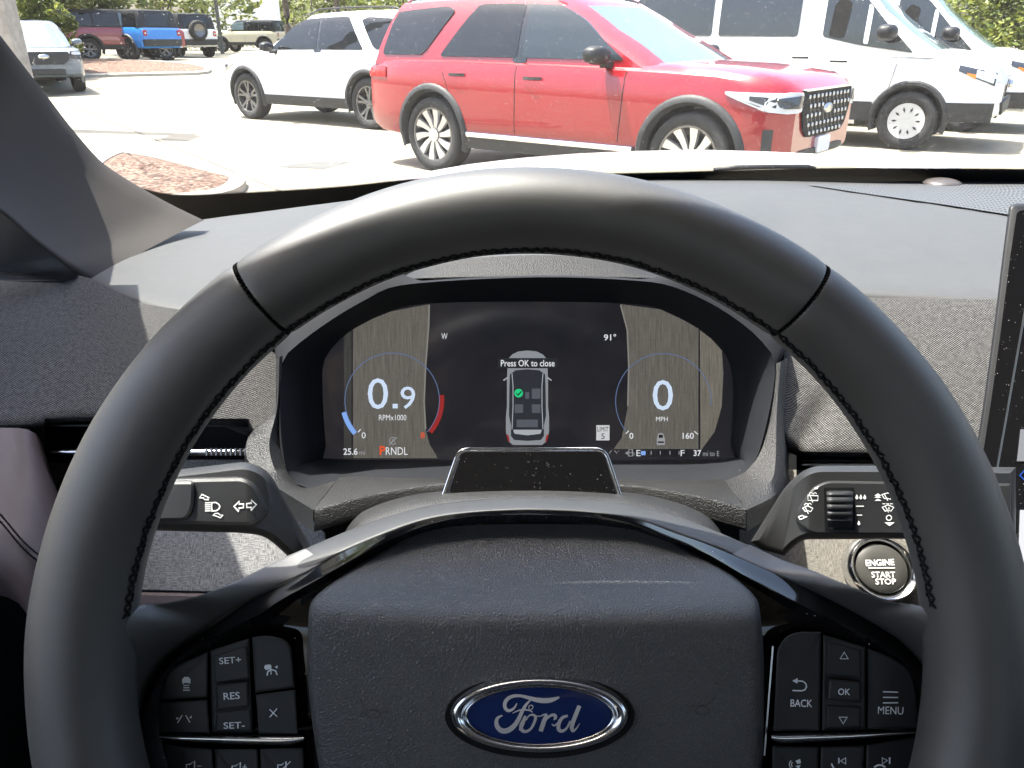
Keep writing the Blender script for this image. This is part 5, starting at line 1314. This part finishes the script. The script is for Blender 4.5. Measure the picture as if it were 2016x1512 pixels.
        rows.insert(0, [v - Vector((sg * thick, 0, 0)) for v in rows[0]]); rows.append([v - Vector((sg * thick, 0, 0)) for v in rows[-1]])
        return loft(name, rows, mat, parent or s.t, local=True, sharp=40), xf
EX_L = [(-2.60, .48, .98, 1.02, .80), (-2.52, .42, 1.06, 1.10, .90), (-2.35, .36, 1.10, 1.15, .955), (-2.0, .33, 1.12, 1.16, .985), (-1.5, .30, 1.12, 1.16, .995), (0, .29, 1.10, 1.15, 1.0), (0.9, .29, 1.08, 1.15, 1.0), (1.25, .30, 1.07, 1.15, .995), (1.7, .31, 1.05, 1.13, .985), (1.95, .32, 1.02, 1.10, .96), (2.12, .33, .99, 1.07, .91), (2.24, .36, .95, 1.02, .83), (2.31, .42, .90, .95, .72)]
EX_H = [(1.08, -2.50, 1.22, .925), (1.25, -2.44, .93, .895), (1.45, -2.36, .57, .835), (1.60, -2.29, .30, .775), (1.70, -2.22, .10, .71)]
def explorer(name, label, loc, rz, col, style, chrome, group):
    t = thing(name, label, 'car', loc, group, rz)
    c = Car(t, EX_L, EX_H, (-1.51, 1.51), .385, .030)
    c.body(col); c.cabin(col)
    for sd in (-1, 1):
        c.side_glass([(-2.28, 1.18), (-1.66, 1.18), (-1.30, 1.60), (-1.42, 1.645), (-2.16, 1.62)], m_cglass, sd)
        c.side_glass([(-1.42, 1.17), (-.40, 1.17), (-.40, 1.655), (-1.0, 1.655)], m_cglass, sd)
        c.side_glass([(-.34, 1.17), (.80, 1.17), (.30, 1.54), (.02, 1.65), (-.34, 1.655)], m_cglass if sd > 0 else plain('side_window_glass', (.016, .024, .03), .03, spec=.6), sd)
        c.side_glass([(-.45, 1.12), (-.28, 1.12), (-.30, 1.66), (-.43, 1.66)], m_gloss, sd, 'door_pillar', .006)
        c.mirror(.66, 1.20, sd, m_blackpl)
        c.handle(-1.12, 1.0, sd, m_clad if chrome else col); c.handle(-.15, .99, sd, m_clad if chrome else col)
        lower_top = lambda x: .44 + .05 * sstep(-1.0, -1.2, x)
        c.band('sill_cladding', -1.08, 1.06, .285, .445, m_clad, sd, .014)
        if chrome: c.band('chrome_strip', -1.0, .98, .405, .45, m_chrome, sd, .022, 14, .006)
        c.seams([((-.37, .48), (-.37, 1.10)), ((.82, .48), (.86, 1.08)), ((-1.1, .52), (-1.36, 1.08))], sd)
        c.nose('tail_lamp', [(sd * .60, .98), (sd * .90, .94), (sd * .91, 1.04), (sd * .60, 1.06)], m_tail, .014, True)
        c.band('tail_lamp_side', -2.50, -2.20, .95, lambda x: 1.06, m_tail, sd, .010, 6)
        hl, xf = c.nose('headlight', [(sd * .60, .94), (sd * .76, .945), (sd * .90, .92), (sd * .91, .80), (sd * .80, .78), (sd * .60, .79)], m_lamp, .012)
        c.nose('lamp_core', [(sd * .63, .92), (sd * .86, .90), (sd * .84, .82), (sd * .63, .82)], m_lampd, .020, parent=hl)
        c.band('headlight_side', 1.80, 2.22, lambda x: lerp(.925, .80, (x - 1.80) / .42), lambda x: lerp(.945, .94, (x - 1.80) / .42), m_lamp, sd, .010, 8); c.band('lamp_lens_dark', 2.0, 2.20, lambda x: lerp(.885, .82, (x - 2.0) / .2), lambda x: lerp(.915, .905, (x - 2.0) / .2), m_lampd, sd, .015, 6); c.band('running_light', 1.82, 2.16, lambda x: lerp(.915, .79, (x - 1.82) / .34), lambda x: lerp(.927, .806, (x - 1.82) / .34), m_amber if False else m_chrome, sd, .016, 8)
        rr = [Vector((lerp(-2.1, .0, k / 10), sd * .66, 1.755 + c.roofz(lerp(-2.1, 0, k / 10)) + (.03 if 0 < k < 10 else -.03))) for k in range(11)]
        loft('roof_rail', tube(rr, .014, 6), m_blackpl if not chrome else m_satin, t, closed_u=True, local=True)
    c.flares(m_clad)
    c.end_glass(False, 1.13, 1.66, .93, .88, m_lglass, 'windshield_glass'); c.end_glass(True, 1.2, 1.6, .8, .75, m_cglass, 'rear_glass')
    c.nose('bumper_skirt', [(-.55, .40), (.55, .40), (.55, .47), (-.55, .47)], m_clad, .016)
    c.nose('rear_skirt', [(-.74, .44), (.74, .44), (.76, .62), (-.76, .62)], m_clad, .016, True)
    gr_, xf = c.nose('grille', [(-.60, .955), (.60, .955), (.61, .82), (.54, .64), (.42, .57), (-.42, .57), (-.54, .64), (-.61, .82)], m_black, .016)
    if chrome:
        c.nose('chrome_brow', [(-.60, .945), (.60, .945), (.60, .962), (-.60, .962)], m_chrome, .024, parent=gr_)
        k = 0; stud = None
        rowsz = [.90, .825, .75, .675, .605]
        for i, z in enumerate(rowsz):
            for j in range(-5, 6):
                y = (j + (.5 if i % 2 else 0)) * .098
                lim = interp(z, [.57, .64, .82, .95], [.40, .51, .575, .56])
                if abs(y) > lim or (abs(y) < .12 and z > .73 and z < .86): continue
                if stud is None:
                    stud = loft('stud', [[Vector((.012 * a_, (.012) * b_ * math.cos(q), .017 * b_ * math.sin(q))) for q in [2 * math.pi * e / 8 for e in range(8)]] for a_, b_ in ((0, 1), (.8, .85), (1, .3))], m_alloy, gr_, closed_u=True, local=True); o = stud
                else:
                    o = stud.copy(); sc.collection.objects.link(o); o.parent = gr_
                o.location = (xf(y, z) + .018, y, z)
        m = MB()
        for i in range(4):
            for j in range(-5, 6):
                y0 = (j + (.5 if i % 2 else 0)) * .098; y1 = y0 + .049; z0, z1 = rowsz[i], rowsz[i + 1]
                lim = interp(z1, [.57, .64, .82, .95], [.40, .51, .575, .56])
                if max(abs(y0), abs(y1)) > lim: continue
                a, b = Vector((xf(y0, z0) + .017, y0, z0)), Vector((xf(y1, z1) + .017, y1, z1)); q = Vector((0, .004, .003))
                m.add([a - q, a + q, b + q, b - q], [(0, 1, 2, 3)])
        m.build('mesh_bars', m_alloyb, gr_, local=True)
        bd = loft('badge', [[Vector((xf(0, .79) + dx, .10 * f * math.cos(q), .79 + .042 * f * math.sin(q))) for q in [2 * math.pi * e / 24 for e in range(24)]] for dx, f in ((.016, 1), (.03, .95), (.032, .5), (.032, .02))], m_satin, t, closed_u=True, local=True)
        c.nose('number_plate', [(-.16, .42), (.16, .42), (.16, .56), (-.16, .56)], m_plate, .03)
        for sd in (-1, 1): c.band('air_slot', 2.13, 2.20, .42, .66, m_clad, sd, .010, 4)
    c.allwheels(.275 if chrome else .262, style)
    st = loft('window_sticker', [[Vector((0, 0, 0))]*2]*2, m_amber, t, local=True) if False else None
    return c
m_red = paint('rapid_red_paint', (0.24, 0.0025, 0.008)); m_wht = paint('vehicle_white_paint', (0.78, 0.78, 0.76))
GRP = 'cars standing in the car park'
explorer('red_suv', 'shiny red SUV with studded black grille nearest beyond the windshield', (0.93, 8.70, 0), R(-38.5), m_red, 'paddle', True, GRP)
explorer('white_suv', 'white SUV with dark wheels facing away behind the red SUV', (-2.929, 14.852, 0), R(144.3), m_wht, 'five', False, GRP)
# ---- vans
VN_L = [(-2.75, .40, 1.05, 1.12, .93), (-2.6, .36, 1.15, 1.2, .98), (-1.2, .34, 1.18, 1.22, .99), (.8, .34, 1.16, 1.2, .99), (1.5, .34, 1.14, 1.22, .985), (2.1, .35, 1.08, 1.20, .965), (2.4, .37, 1.02, 1.13, .92), (2.62, .40, .95, 1.02, .84), (2.72, .46, .86, .90, .74)]
VN_H = [(1.12, -2.68, 2.02, .955), (1.4, -2.66, 1.60, .94), (1.7, -2.64, 1.22, .915), (2.1, -2.60, .84, .87), (2.35, -2.55, .64, .80)]
def van(label, loc, rz):
    t = thing('passenger_van', label, 'van', loc, 'vans on the right', rz)
    c = Car(t, VN_L, VN_H, (-1.7, 1.72), .36, .015); col = m_wht
    c.body(col); c.cabin(col, .1)
    m_vg = plain('van_glass', (.02, .022, .024), .03, spec=.9)
    for sd in (-1, 1):
        c.side_glass([(-2.4, 1.36), (-1.0, 1.36), (-1.0, 2.05), (-2.4, 2.05)], m_vg, sd)
        c.side_glass([(-.9, 1.36), (.20, 1.36), (.20, 2.05), (-.9, 2.05)], m_vg, sd)
        c.side_glass([(.52, 1.36), (1.0, 1.26), (1.66, 1.17), (1.30, 1.52), (.98, 1.86), (.86, 1.96), (.52, 1.98)], m_vg, sd)
        w = t.children[-1]
        c.side_glass([(1.04, 1.28), (1.10, 1.27), (1.10, 1.72), (1.04, 1.78)], col, sd, 'window_post', .016, w)
        c.side_glass([(.60, 1.36), (.80, 1.34), (.84, 1.78), (.70, 1.84), (.62, 1.75)], m_well, sd, 'seat_back', .014, w)
        c.mirror(1.36, 1.40, sd, m_blackpl, 1.25)
        c.handle(.28, 1.10, sd, m_clad); c.handle(.78, 1.06, sd, m_clad)
        c.band('side_cladding', -1.25, 1.28, .345, .58, m_clad, sd, .016); c.band('corner_cladding', 2.14, 2.66, .37, .60, m_clad, sd, .018)
        c.band('step_bar', -.4, 1.1, .30, .345, m_alloy, sd, .07)
        c.seams([((.42, .6), (.42, 1.12)), ((1.42, .62), (1.5, 1.1)), ((-1.0, .6), (-1.0, 1.12))], sd)
        hl, xf = c.nose('headlight', [(sd * .50, .98), (sd * .86, 1.02), (sd * .88, .86), (sd * .60, .80), (sd * .50, .84)], m_lamp, .012)
        c.band('headlight_side', 2.20, 2.62, lambda x: lerp(.97, .80, (x - 2.2) / .42), lambda x: lerp(1.04, .95, (x - 2.2) / .42), m_lampd, sd, .010, 8); hs = t.children[-1]
        c.band('reflector', 2.40, 2.60, lambda x: lerp(.90, .83, (x - 2.4) / .2), lambda x: lerp(.985, .93, (x - 2.4) / .2), m_lamp, sd, .014, 6)
        c.band('indicator', 2.30, 2.40, lambda x: lerp(.93, .88, (x - 2.3) / .1), lambda x: lerp(.95, .93, (x - 2.3) / .1), m_amber, sd, .016, 4)
    c.flares(m_clad, .05)
    c.end_glass(False, 1.16, 2.15, .93, .86, m_lglass, 'windshield_glass')
    c.nose('bumper', [(-.70, .46), (.70, .46), (.76, .62), (-.76, .62)], m_clad, .03)
    c.nose('grille', [(-.42, .90), (.42, .90), (.40, .66), (-.40, .66)], m_gloss, .016)
    loft('badge', [[Vector((2.74 + dx, .12 * f * math.cos(q), .80 + .05 * f * math.sin(q))) for q in [2 * math.pi * e / 20 for e in range(20)]] for dx, f in ((0, 1), (.03, .9), (.03, .02))], m_satin, t, closed_u=True, local=True)
    c.allwheels(.215, 'cover', .22)
    return c
van('white passenger van with black lower trim behind the red SUV', (4.17, 12.42, 0), R(-33))
van('second white van nose just showing beyond the first van', (6.05, 14.55, 0), R(-33))
# ---- far parked row
m_blue = paint('blue_paint', (0.03, 0.22, 0.62)); m_dred = paint('dark_red_paint', (0.28, 0.02, 0.025)); m_cream = paint('cream_paint', (0.60, 0.55, 0.42)); m_silver = paint('pale_blue_grey_paint', (0.12, 0.145, 0.17))
BR_L = [(-2.18, .52, 1.02, 1.06, .82), (-2.10, .44, 1.10, 1.14, .90), (-1.8, .42, 1.14, 1.18, .94), (-1.3, .40, 1.14, 1.18, .95), (.6, .40, 1.12, 1.18, .95), (1.0, .40, 1.12, 1.20, .95), (1.7, .42, 1.10, 1.18, .94), (2.0, .44, 1.08, 1.14, .92), (2.14, .50, 1.02, 1.06, .84)]
BR_H = [(1.12, -2.08, .98, .89), (1.35, -2.05, .80, .86), (1.60, -2.0, .55, .82), (1.72, -1.96, .40, .76)]
def boxy(name, label, loc, rz, col, roofcol, spare=False, rear_lamp=True):
    t = thing(name, label, 'car', loc, GRP, rz)
    c = Car(t, BR_L, BR_H, (-1.33, 1.34), .39, .01, wy=.94)
    c.body(col); c.cabin(roofcol, .08)
    for sd in (-1, 1):
        c.side_glass([(-1.95, 1.20), (-1.10, 1.20), (-1.10, 1.62), (-1.9, 1.62)], m_cglass, sd); c.side_glass([(-1.02, 1.20), (-.2, 1.20), (-.2, 1.64), (-1.02, 1.64)], m_cglass, sd); c.side_glass([(-.14, 1.20), (.72, 1.20), (.42, 1.62), (-.14, 1.64)], m_lglass, sd)
        c.mirror(.62, 1.24, sd, col); c.band('sill_cladding', -.95, .95, .40, .56, m_clad, sd, .014)
        c.seams([((-.17, .58), (-.17, 1.1)), ((.70, .58), (.74, 1.1))], sd)
        tl, _ = c.nose('tail_lamp', [(sd * .66, .86), (sd * .80, .86), (sd * .80, 1.06), (sd * .66, 1.06)], m_tail, .02, True)
        c.nose('reverse_lamp', [(sd * .69, .92), (sd * .77, .92), (sd * .77, .98), (sd * .69, .98)], m_lamp, .028, True, tl)
        c.nose('headlight', [(sd * .55, .90), (sd * .80, .90), (sd * .80, 1.04), (sd * .55, 1.04)], m_lamp, .016)
    c.flares(m_clad, .07, .05)
    c.end_glass(False, 1.18, 1.64, .9, .86, m_lglass, 'windshield_glass'); c.end_glass(True, 1.2, 1.62, .84, .8, m_cglass, 'rear_glass')
    c.nose('rear_bumper', [(-.84, .50), (.84, .50), (.86, .74), (-.86, .74)], m_clad, .04, True)
    c.nose('grille', [(-.5, .84), (.5, .84), (.5, 1.04), (-.5, 1.04)], m_clad, .014); c.nose('front_bumper', [(-.84, .50), (.84, .50), (.86, .74), (-.86, .74)], m_clad, .05)
    c.allwheels(.24, 'black')
    if spare:
        def ring(rad, xx, n=28): return [Vector((xx, .05 + rad * math.cos(2 * math.pi * k / n), 1.08 + rad * math.sin(2 * math.pi * k / n))) for k in range(n)]
        sw = loft('spare_wheel', [ring(.2, -2.18), ring(.38, -2.18), ring(.40, -2.24), ring(.40, -2.36), ring(.36, -2.42), ring(.25, -2.41)], m_tyre, t, closed_u=True, local=True)
        loft('rim', [ring(.25, -2.40), ring(.22, -2.39), ring(.20, -2.36), ring(.02, -2.36)], m_alloyd, sw, closed_u=True, local=True)
    return c
def at(px, py): return tuple(G(px, py))
def place(px, py, lx, ly, rz):               # put local (lx, ly, 0) of a car on the ground point seen at a pixel
    g = G(px, py); c, s = math.cos(rz), math.sin(rz); return (g.x - (c * lx - s * ly), g.y - (s * lx + c * ly), g.z)
boxy('dark_red_suv', 'dark red boxy SUV with black roof in the far row beside shrubs', place(182, 121, -1.33, -.94, R(38)), R(38), m_dred, m_blackpl)
boxy('blue_suv', 'bright blue boxy SUV seen from behind in the far row', place(256, 120, -1.33, .94, R(150)), R(150), m_blue, m_blackpl)
boxy('white_offroad_suv', 'white boxy SUV with spare wheel on its tailgate in the far row', place(338, 114, -1.33, .94, R(138)), R(138), m_wht, m_blackpl, True)
boxy('cream_suv', 'cream boxy SUV standing side on at the far end of the row', place(438, 103, 1.34, .94, R(172)), R(172), m_cream, m_blackpl)
# pickup facing us beside the light pole
PK_L = [(-2.5, .45, 1.08, 1.12, .90), (-1.5, .36, 1.12, 1.16, .92), (.9, .35, 1.08, 1.12, .92), (1.3, .35, 1.06, 1.12, .92), (1.9, .36, 1.03, 1.09, .91), (2.2, .37, 1.00, 1.05, .89), (2.36, .40, .96, 1.0, .84), (2.44, .46, .90, .93, .78)]
PK_H = [(1.08, -1.0, 1.25, .86), (1.3, -.95, .92, .83), (1.55, -.9, .55, .76), (1.68, -.82, .34, .68)]
t = thing('grey_pickup', 'pale grey blue pickup facing us beside the concrete post', 'pickup truck', place(166, 179, 1.45, .9, R(-54)), GRP, R(-54))
c = Car(t, PK_L, PK_H, (-1.55, 1.45), .37, .02, wy=.92); c.body(m_silver); c.cabin(m_silver)
c.end_glass(False, 1.12, 1.62, .93, .88, m_lglass, 'windshield_glass')
for sd in (-1, 1):
    c.side_glass([(-.85, 1.16), (.0, 1.16), (.0, 1.58), (-.8, 1.58)], m_cglass, sd); c.side_glass([(.06, 1.16), (.85, 1.16), (.45, 1.54), (.06, 1.58)], m_cglass, sd); c.mirror(.8, 1.18, sd, m_silver)
    hl, _ = c.nose('headlight', [(sd * .58, .80), (sd * .86, .80), (sd * .86, 1.0), (sd * .58, .98)], m_lampd, .014); c.nose('lamp_core', [(sd * .62, .90), (sd * .84, .90), (sd * .84, .97), (sd * .62, .96)], m_lamp, .022, parent=hl)
gr_, xf = c.nose('grille', [(-.57, .97), (.57, .97), (.56, .82), (.44, .68), (-.44, .68), (-.56, .82)], m_clad, .02)
loft('badge', [[Vector((2.47 + dx, .13 * f * math.cos(q), .86 + .055 * f * math.sin(q))) for q in [2 * math.pi * e / 20 for e in range(20)]] for dx, f in ((0, 1), (.03, .9), (.03, .02))], m_satin, t, closed_u=True, local=True)
c.nose('lower_intake', [(-.42, .44), (.42, .44), (.42, .58), (-.42, .58)], m_clad, .02); c.flares(m_silver, .03, .012); c.allwheels(.235, 'black')
# ---- posts
m_post = plain('concrete_post', (0.30, 0.27, 0.235), 0.9, var=0.2, vscale=9, bump=('noise', 60, .4, .01))
def post(px, py, w, h, label, dist=None):
    g = ony(px, py, dist); t = thing('light_post', label, 'post', (g.x, g.y, tz(g.y)), 'light posts')
    MB().rows([[Vector((w * k * a, w * k * b, z)) for a, b in ((-.5, -.5), (.5, -.5), (.5, .5), (-.5, .5))] for z, k in ((0, 1.0), (h, .8))], cu=True, caps=True).build('shaft', m_post, t, local=True)
    MB().box(-w * .75, w * .75, -w * .75, w * .75, 0, .12).build('footing', m_post, t, local=True)
    MB().box(-.25, .25, -.8, -.1, h, h + .12).build('lamp_head', m_blackpl, t, local=True)
post(14, 80, .36, 8, 'broad concrete post at upper left beside the grey pickup', 13.2)
post(72, 20, .36, 8, 'slimmer concrete post behind the broad one at upper left', 30.0)
m_pole = plain('painted_pole', (.10, .10, .09), .6)
def thinpole(px, dist, h, label):
    g = ony(px, 74, dist); t = thing('lamp_pole', label, 'lamp post', (g.x, g.y, tz(g.y)))
    loft('shaft', tube([Vector((0, 0, z)) for z in (0, h * .5, h)], [.11, .09, .07], 10), m_pole, t, closed_u=True, local=True)
    MB().box(-.5, .5, -.15, .15, h, h + .12).build('lamp_head', m_pole, t, local=True)
thinpole(434, 46, 9, 'thin dark lamp pole rising behind the cream SUV')
# ---- white lorry far behind
t = thing('white_lorry', 'white box lorry with dark cab glass far behind the cream SUV', 'lorry', (*ony(525, 74, 75)[:2], .55), None, R(-172))
MB().box(-1.2, 3.0, -1.3, 1.3, 1.1, 4.0).build('cargo_box', plain('lorry_white', (.8, .8, .8), .5), t, local=True)
m = MB().rows([[Vector((x, y, z)) for y, z in ((-1.2, .5), (1.2, .5), (1.2, h), (-1.2, h))] for x, h in ((3.2, 3.2), (4.6, 3.1), (5.0, 2.2), (6.2, 2.0), (6.3, 1.4))], cu=True, caps=True); m.build('cab', plain('lorry_cab', (.7, .7, .7), .4), t, local=True)
MB().box(4.66, 4.98, -1.1, 1.1, 2.25, 2.95).build('cab_glass', m_cglass, t, local=True)
for x in (-.6, .5, 5.2):
    for y in (-1.15, 1.15):
        loft('wheel', [[Vector((x + rr * math.cos(2 * math.pi * k / 20), y + d, .5 + rr * math.sin(2 * math.pi * k / 20))) for k in range(20)] for rr, d in ((.02, -.14), (.5, -.14), (.5, .14), (.02, .14))], m_tyre, t, closed_u=True, local=True, sharp=40)
# ------------------------------------------------------------------ vegetation
def leafmat(name, lo, hi):
    t = NT(name); oi = t.new('ShaderNodeObjectInfo'); co = t.coord()
    f = t.noise(co, 2.2, 3, .6); wn_ = t.new('ShaderNodeTexWhiteNoise'); g = t.new('ShaderNodeNewGeometry'); t.l.new(g.outputs['Random Per Island'], wn_.inputs[1] if False else wn_.inputs['Vector'])
    k = t.math('MULTIPLY_ADD', g.outputs['Random Per Island'], .7, t.math('MULTIPLY', f, .5))
    t.setp(Base_Color=t.ramp(k, [(.2, lo), (.85, hi)]), Roughness=.5, Specular_IOR_Level=.35)
    tl = t.new('ShaderNodeBsdfTranslucent'); t.l.new(t.p.inputs['Base Color'].links[0].from_socket, tl.inputs[0])
    mx = t.new('ShaderNodeMixShader'); mx.inputs[0].default_value = .35; t.l.new(t.p.outputs[0], mx.inputs[1]); t.l.new(tl.outputs[0], mx.inputs[2]); t.l.new(mx.outputs[0], t.out.inputs['Surface'])
    return t.m
m_leaf1 = leafmat('oak_leaves', (.06, .085, .02), (.20, .22, .06)); m_leaf2 = leafmat('shrub_leaves', (.045, .08, .015), (.22, .24, .05)); m_leaf3 = leafmat('palm_leaves', (.05, .075, .015), (.16, .16, .05))
m_bark = plain('bark', (.10, .075, .055), .9, var=.3, vscale=6, bump=('noise', 20, .8, .03))
def leaves(rng, clumps, n, size):
    vs, fs = [], []
    for (c, rad) in clumps:
        for _ in range(n):
            d = Vector((rng.gauss(0, 1), rng.gauss(0, 1), rng.gauss(0, 1))).normalized() * rad * rng.uniform(.55, 1.05) ** .6
            p = c + Vector((d.x, d.y, d.z * .8)); a = Vector((rng.uniform(-1, 1), rng.uniform(-1, 1), rng.uniform(-.6, .6))).normalized(); b = a.cross(Vector((rng.uniform(-1, 1), rng.uniform(-1, 1), 1))).normalized()
            s = size * rng.uniform(.6, 1.4); k = len(vs)
            vs += [p - a * s, p + b * s * .5, p + a * s, p - b * s * .5]; fs.append((k, k + 1, k + 2, k + 3))
    return vs, fs
def tree(name, label, loc, h, spread, seed, leafm, group='trees along the far side', trunk_h=.13, dens=130, size=.17, nclump=26):
    rng = random.Random(seed); t = thing(name, label, 'tree', loc, group)
    tr = h * trunk_h; m = MB(); cl = []
    m.rows(tube([Vector((0, 0, 0)), Vector((.08, .05, tr * .5)), Vector((.02, 0, tr))], [.05 * h ** .9 * .55, .035 * h ** .9 * .55, .03 * h ** .9 * .5], 8), True)
    for k in range(6):
        a = 2 * math.pi * k / 6 + rng.uniform(-.3, .3); e = Vector((math.cos(a) * spread * .55, math.sin(a) * spread * .55, lerp(tr, h, rng.uniform(.45, .8))))
        m.rows(tube([Vector((.02, 0, tr * .95)), Vector((e.x * .4, e.y * .4, lerp(tr, e.z, .5))), e], [.018 * h ** .9 * .5, .012 * h ** .9 * .5, .03], 6), True)
    m.build('trunk', m_bark, t, True, True)
    for k in range(nclump):
        a = rng.uniform(0, 2 * math.pi); q = rng.random() ** .5; zz_ = rng.uniform(.12, 1)
        w = math.sin(math.pi * (zz_ * .8 + .12)) ** .7
        cl.append((Vector((math.cos(a) * spread * q * w, math.sin(a) * spread * q * w, lerp(tr * .85, h, zz_))), spread * rng.uniform(.22, .38)))
    v, f = leaves(rng, cl, dens, size); mk('crown', v, f, leafm, t, False, None, True)
def shrub(name, label, loc, h, w, seed, leafm, size=.07, n=14, dens=170, group='shrubs round the car park'):
    rng = random.Random(seed); t = thing(name, label, 'shrub', loc, group); m = MB()
    for k in range(5):
        a = 2 * math.pi * k / 5; m.rows(tube([Vector((.05 * math.cos(a), .05 * math.sin(a), 0)), Vector((w * .3 * math.cos(a), w * .3 * math.sin(a), h * .7))], [.03, .012], 5), True)
    m.build('stems', m_bark, t, True, True)
    cl = [(Vector((rng.uniform(-w, w) * .6, rng.uniform(-w, w) * .6, rng.uniform(.22, .85) * h)), min(h, w) * rng.uniform(.25, .42)) for _ in range(n)]
    v, f = leaves(rng, cl, dens, size); v = [Vector((p.x, p.y, max(.02, p.z))) for p in v]; mk('foliage', v, f, leafm, t, False, None, True)
def palm(label, loc, h, seed):
    rng = random.Random(seed); t = thing('palm_tree', label, 'palm tree', loc, 'palms behind the white SUV')
    loft('trunk', tube([Vector((.03 * math.sin(z), 0, z)) for z in [h * k / 8 for k in range(9)]], [.2 - .006 * k for k in range(9)], 10), m_bark, t, closed_u=True, local=True)
    vs, fs = [], []
    for k in range(34):
        a = rng.uniform(0, 2 * math.pi); el_ = rng.uniform(-.5, 1.1); L = rng.uniform(1.6, 2.3); d = Vector((math.cos(a), math.sin(a), 0)); up = Vector((0, 0, 1)); side = d.cross(up)
        P = [Vector((0, 0, h)) + d * (L * s * math.cos(el_)) + up * (L * s * math.sin(el_) - 1.0 * s * s * L * .5) for s in [i / 8 for i in range(9)]]
        for i in range(1, 9):
            for sg in (-1, 1):
                for e in (0, .5):
                    c0 = P[i].lerp(P[i - 1], e); tip = c0 + side * sg * (.55 * math.sin(math.pi * (i / 9) ** .7) + .08) + d * .16 - up * .22; q = len(vs)
                    vs += [c0 - d * .03, c0 + d * .03, tip]; fs.append((q, q + 1, q + 2))
    mk('fronds', vs, fs, m_leaf3, t, False, None, True)
def gp(px, dist): g = ony(px, 74, dist); return (g.x, g.y, tz(g.y))
for i, (px, d, h, s, lab) in enumerate(((140, 34, 6.5, 3.0, 'dense broadleaf tree behind the dark red SUV'), (235, 40, 8, 4.2, 'wide leafy tree above the blue SUV'), (315, 46, 8.5, 4.6, 'spreading tree above the white spare wheel SUV'), (395, 60, 8, 4.5, 'lighter tree between far SUVs and lorry'),
                                     (30, 30, 7, 3.4, 'tree half hidden behind the concrete posts'), (700, 66, 8, 4.5, 'far tree above the white SUV roof'), (800, 60, 9, 5, 'far tree just left of the red SUV roof'), (620, 84, 9, 5, 'small distant tree behind the palms'), (470, 95, 9, 5, 'distant tree left of the lorry'), (1000, 50, 9, 5, 'tree standing behind the red SUV'), (1250, 44, 9, 5, 'tree standing behind the vans'))):
    tree('broadleaf_tree', lab, gp(px, d), h, s, 20 + i, m_leaf1 if i % 3 else m_leaf2, size=.17 + .0015 * d, dens=80 if d > 35 else 110)
palm('palm with bushy fronds right of the lorry', gp(568, 50), 5.2, 4); palm('taller palm behind the white SUV roof', gp(668, 58), 6.0, 5)
shrub('leafy_shrub', 'sunlit yellow green shrub between the posts and dark red SUV', gp(96, 25), 3.4, .85, 31, m_leaf2, .09, 22, 130)
shrub('leafy_shrub', 'low shrub clump behind the grey pickup', gp(60, 28), 3.0, 1.5, 32, m_leaf2, .10, 18, 130)
shrub('leafy_shrub', 'big bright shrub above the van bonnet at upper right', gp(1930, 19.5), 3.6, 2.4, 33, m_leaf2, .075, 34, 230)
shrub('leafy_shrub', 'shrub at the right edge behind the vans', gp(2050, 18), 3.2, 2.2, 34, m_leaf2, .075, 26, 220)
shrub('leafy_shrub', 'dark low shrub between white spare wheel SUV and cream SUV', at(412, 108), 1.1, .5, 35, m_leaf1, .07, 10, 90)
hd_ = thing('clipped_hedge', 'long yellow green clipped hedge behind the far cars', 'hedge', gp(430, 62)); rng = random.Random(77)
v, f = leaves(rng, [(Vector((rng.uniform(-9, 9), rng.uniform(-.5, .5), rng.uniform(.3, 1.0))), .5) for _ in range(70)], 60, .10); mk('foliage', v, f, leafmat('hedge_leaves', (.10, .12, .01), (.28, .27, .03)), hd_, False, None, True)
